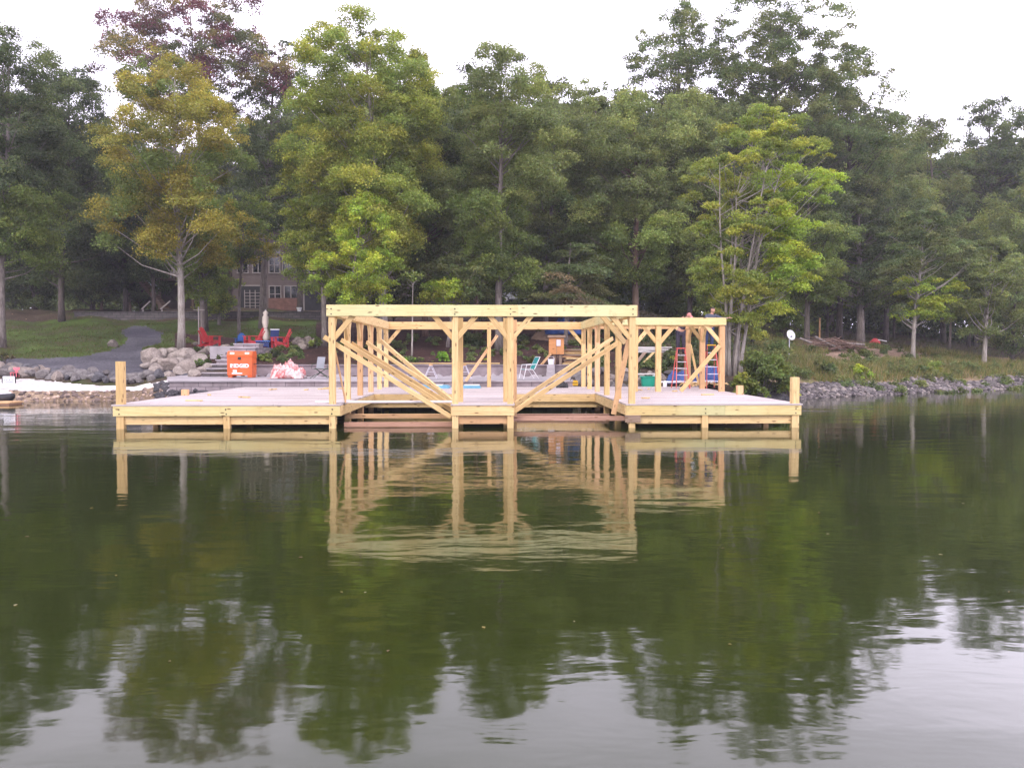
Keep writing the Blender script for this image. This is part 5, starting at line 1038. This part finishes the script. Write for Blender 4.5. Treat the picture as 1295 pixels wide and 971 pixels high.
# ---- people
def skin_mesh(chains, subd=2):
    """chains: list of polylines [(x,y,z,r),...]; shared points (rounded) are merged, first point is the root"""
    vs, rad, idx, ed = [], [], {}, []
    for ch in chains:
        pr = None
        for x, y, z, r_ in ch:
            k_ = (round(x, 4), round(y, 4), round(z, 4))
            if k_ not in idx: idx[k_] = len(vs); vs.append(k_); rad.append(r_)
            if pr is not None and pr != idx[k_]: ed.append((pr, idx[k_]))
            pr = idx[k_]
    me = bpy.data.meshes.new('tmp'); me.from_pydata(vs, ed, []); ob = bpy.data.objects.new('tmp', me); COL.objects.link(ob)
    ob.modifiers.new('skin', 'SKIN'); sv = me.skin_vertices[0].data
    for i, r_ in enumerate(rad): sv[i].radius = (r_, r_) if not isinstance(r_, tuple) else r_; sv[i].use_root = (i == 0)
    sb = ob.modifiers.new('s', 'SUBSURF'); sb.levels = subd; sb.render_levels = subd
    dg = bpy.context.evaluated_depsgraph_get(); out = bpy.data.meshes.new_from_object(ob.evaluated_get(dg)); bpy.data.objects.remove(ob); out.polygons.foreach_set('use_smooth', [True] * len(out.polygons)); return out
def lerp(a, b, q): return tuple(a[i] + (b[i] - a[i]) * q for i in range(3))
def join_meshes(name, meshes):
    import bmesh
    bm = bmesh.new()
    for me in meshes: bm.from_mesh(me)
    out = bpy.data.meshes.new(name); bm.to_mesh(out); bm.free(); out.polygons.foreach_set('use_smooth', [True] * len(out.polygons)); return out
def head_mesh(c, fwd):
    import bmesh
    bm = bmesh.new(); bmesh.ops.create_uvsphere(bm, u_segments=20, v_segments=14, radius=1)
    for v in bm.verts:
        x, y, z = v.co
        v.co.x = x * .077 * (1 - .22 * max(0, -z)); v.co.y = y * .095; v.co.z = z * .118
        if y < -.3 and abs(x) < .25 and -.35 < z < .12: v.co.y -= .020 * (1 - abs(x) * 4) * (1 - abs(z + .15))   # nose
        if y < -.5 and .05 < z < .3 and .18 < abs(x) < .6: v.co.y += .010                                       # eye sockets
        if y < -.3 and z < -.75: v.co.y -= .012                                                                   # chin
        if abs(x) > .9 and -.2 < z < .25 and -.2 < y < .4: v.co.x *= 1.16                                         # ears
    me = bpy.data.meshes.new('h'); bm.to_mesh(me); bm.free(); q = Vector((0, -1, 0)).rotation_difference(Vector(fwd).normalized()).to_matrix().to_4x4(); me.transform(Matrix.Translation(c) @ q); return me
def hand_mesh(wr, d, nrm):
    d = Vector(d).normalized(); n = Vector(nrm).normalized(); s = d.cross(n).normalized(); wr = Vector(wr); out = []
    pc = wr + d * .075
    out.append(skin_mesh([[(*wr, .026), (*(wr + d * .035), .030), (*pc, .030)]], 1))
    for i, (o_, L_) in enumerate(((-.030, .062), (-.010, .075), (.010, .070), (.029, .055))):
        b0 = wr + d * .06 + s * o_; k1 = b0 + d * (L_ * .55) - n * .006; k2 = k1 + d * (L_ * .3) - n * .022; k3 = k2 + d * .008 - n * .022
        out.append(skin_mesh([[(*b0, .010), (*k1, .0095), (*k2, .0085), (*k3, .007)]], 1))
    b0 = wr + d * .02 - s * .022; out.append(skin_mesh([[(*b0, .012), (*(b0 + d * .03 - s * .025 - n * .01), .011), (*(b0 + d * .055 - s * .028 - n * .025), .009)]], 1)); return out
def person(label, origin, rz, J, shirt, trousers, hairm, fwd, cap=False):
    r = empty('person', label, 'person', origin, rz)
    pel, chest, neck, hc = J['pel'], J['chest'], J['neck'], J['head']; top_ = lerp(neck, hc, .6)
    ch = [[(*pel, .13), (*lerp(pel, chest, .5), .125), (*chest, .145), (*lerp(chest, neck, .75), .10), (*neck, .058), (*top_, .055)]]
    for s in ('l', 'r'):
        sh, el, wr, hp, kn, an, toe = (J[s + k_] for k_ in ('sh', 'el', 'wr', 'hp', 'kn', 'an', 'toe'))
        ch.append([(*lerp(chest, neck, .75), .10), (*sh, .062), (*lerp(sh, el, .5), .05), (*el, .042), (*lerp(el, wr, .4), .040), (*wr, .027)])
        ch.append([(*pel, .13), (*hp, .098), (*lerp(hp, kn, .5), .082), (*kn, .060), (*lerp(kn, an, .35), .058), (*an, .040), (*lerp(an, toe, .6), .042), (*toe, .03)])
    parts_ = [skin_mesh(ch, 2), head_mesh(Vector(hc), fwd)]
    for s in ('l', 'r'): parts_ += hand_mesh(J[s + 'wr'], Vector(J[s + 'wr']) - Vector(J[s + 'el']) * .999, (0, 0, 1))
    link('body', join_meshes('body', parts_), M['skin'], r)
    ch = [[(*lerp(pel, chest, .05), .148), (*lerp(pel, chest, .5), .145), (*chest, .165), (*lerp(chest, neck, .75), .118), (*lerp(chest, neck, .95), .068)]]
    for s in ('l', 'r'): ch.append([(*lerp(chest, neck, .75), .118), (*J[s + 'sh'], .078), (*lerp(J[s + 'sh'], J[s + 'el'], .5), .066), (*J[s + 'el'], .058), (*lerp(J[s + 'el'], J[s + 'wr'], .85), .042)])
    link('shirt', skin_mesh(ch, 2), M[shirt], r)
    ch = []
    for s in ('l', 'r'): ch.append([(*pel, .15), (*J[s + 'hp'], .115), (*lerp(J[s + 'hp'], J[s + 'kn'], .5), .098), (*J[s + 'kn'], .078), (*lerp(J[s + 'kn'], J[s + 'an'], .5), .074), (*lerp(J[s + 'kn'], J[s + 'an'], .95), .062)])
    link('trousers', skin_mesh(ch, 2), M[trousers], r)
    for s in ('l', 'r'): link('shoe', skin_mesh([[(*lerp(J[s + 'an'], J[s + 'toe'], -.15), .050), (*lerp(J[s + 'an'], J[s + 'toe'], .5), .050), (*J[s + 'toe'], .040)]], 2), M['black'], r)
    import bmesh
    bm = bmesh.new(); bmesh.ops.create_uvsphere(bm, u_segments=18, v_segments=12, radius=1)
    bmesh.ops.delete(bm, geom=[v for v in bm.verts if v.co.z < (-.35 if v.co.y > .1 else .30)], context='VERTS')
    for v in bm.verts: v.co = Vector((v.co.x * .084, v.co.y * .102 + .006, v.co.z * .122 + .006))
    if cap:
        b = bmesh.ops.create_cube(bm, size=1)['verts']
        for v in b: v.co = Vector((v.co.x * .13, v.co.y * .09 - .125, v.co.z * .012 + .045))
    me = bpy.data.meshes.new('hair'); bm.to_mesh(me); bm.free(); q = Vector((0, -1, 0)).rotation_difference(Vector(fwd).normalized()).to_matrix().to_4x4(); me.transform(Matrix.Translation(hc) @ q)
    link('cap' if cap else 'hair', me, M[hairm], r); return r
# right worker: stands near the top of the right ladder, chest above the beam, leaning to the right
f2 = zl2 - .22
J2 = dict(pel=(0, 0, .92), chest=(.04, -.02, 1.26), neck=(.10, -.05, 1.49), head=(.13, -.08, 1.64),
          lsh=(-.13, -.02, 1.40), lel=(-.10, -.26, 1.22), lwr=(.10, -.42, 1.30), rsh=(.27, -.06, 1.40), rel=(.50, -.20, 1.30), rwr=(.70, -.30, 1.33),
          lhp=(-.10, 0, .86), lkn=(-.11, -.05, .46), lan=(-.11, .02, .07), ltoe=(-.11, -.16, .04), rhp=(.10, 0, .86), rkn=(.11, -.06, .46), ran=(.11, .02, .07), rtoe=(.11, -.16, .04))
pu = U(897, LV); person('brown haired worker in slate shirt leaning over the top of the side bay', tuple(W(pu - .02, LV + .05, f2 - .02)), PHI, J2, 'slate', 'jeans', 'hair', (.55, -.75, -.2))
# left worker: on the left ladder, bent so that shoulders and arms show above the beam
f1 = zl1 - .26
J1 = dict(pel=(0, .02, .94), chest=(.08, -.04, 1.27), neck=(.20, -.10, 1.46), head=(.29, -.16, 1.56),
          lsh=(-.04, -.05, 1.40), lel=(-.14, -.26, 1.30), lwr=(-.05, -.42, 1.46), rsh=(.30, -.12, 1.36), rel=(.42, -.30, 1.22), rwr=(.16, -.44, 1.46),
          lhp=(-.10, .02, .88), lkn=(-.12, -.05, .47), lan=(-.11, .02, .07), ltoe=(-.11, -.16, .04), rhp=(.10, .02, .88), rkn=(.11, -.06, .47), ran=(.11, .02, .07), rtoe=(.11, -.16, .04))
person('worker in dark clothes and pink cap bending on the left ladder', tuple(W(U(861, LV), LV + .05, f1)), PHI, J1, 'darkcloth', 'darkcloth', 'pinkcloth', (.5, -.6, -.6), cap=True)

# ---- bolts, offcuts, floating leaves
for x in (U(151), U(286), pL, U(892), U(1006.5)):
    for zz in (.40, .52): m = MB(); m.tube([(x + random.uniform(-.02, .02), -.052, zz), (x, -.066, zz)], .018, 8); m.build('bolt', M['black'], dock)
for x in (pL, pML, pMR, pR):
    for dz in (.06, .2): m = MB(); m.tube([(x, -.082, ZB + dz), (x, -.095, ZB + dz)], .018, 8); m.build('bolt', M['black'], fr_)
for i in range(14):
    u = random.choice([random.uniform(uL + .8, pL - .4), random.uniform(pR + .5, uR - .8)]); v = random.uniform(1, 11.5); a = random.uniform(0, 3.1); L_ = random.uniform(.12, .5)
    o = empty('offcut', 'small lumber offcut lying on the deck boards', 'offcut', tuple(W(u, v, ZD + .002)), a, 'loose offcuts on the deck'); beam('board', (0, 0, .02), (L_, 0, .02), .09, .038, 'wood', o)
g = np.random.default_rng(77); n = 90; px_ = g.uniform(-100, 1400, n); Yw = g.uniform(5, 34, n) ; xw = (px_ - CX) / FP * Yw; an = g.uniform(0, 6.28, n); sz = g.uniform(.012, .03, n)
ca, sa = np.cos(an) * sz, np.sin(an) * sz; zz = np.full(n, .004)
Vl = np.stack([np.stack([xw - ca, Yw - sa, zz], 1), np.stack([xw + sa * .6, Yw - ca * .6, zz + .003], 1), np.stack([xw + ca, Yw + sa, zz], 1), np.stack([xw - sa * .6, Yw + ca * .6, zz + .003], 1)], 1).reshape(-1, 3)
cl = np.array([(.30, .24, .08), (.34, .30, .16), (.20, .14, .07)])[g.integers(0, 3, n)]
tag(link('floating_leaves', quads_mesh('floating_leaves', Vl, attr=np.repeat(np.concatenate([cl, np.ones((n, 1))], 1), 4, 0)), M['leaf']), 'scattered small fallen leaves floating on the lake', 'leaves', kind='stuff')
# ---- haze
m = MB(); m.box(-420, 430, -80, 420, -3, 60); t = NT('haze_air'); pv = t.n('ShaderNodeVolumePrincipled'); pv.inputs['Color'].default_value = (.86, .85, .95, 1); pv.inputs['Density'].default_value = .00062; pv.inputs['Anisotropy'].default_value = .2
t.l(pv.outputs[0], t.out.inputs['Volume']); o = m.build('haze', t.mat); o['kind'] = 'stuff'; o['label'] = 'thin pale air between the shore and the far trees'; o['category'] = 'haze'
scene.cycles.volume_bounces = 0
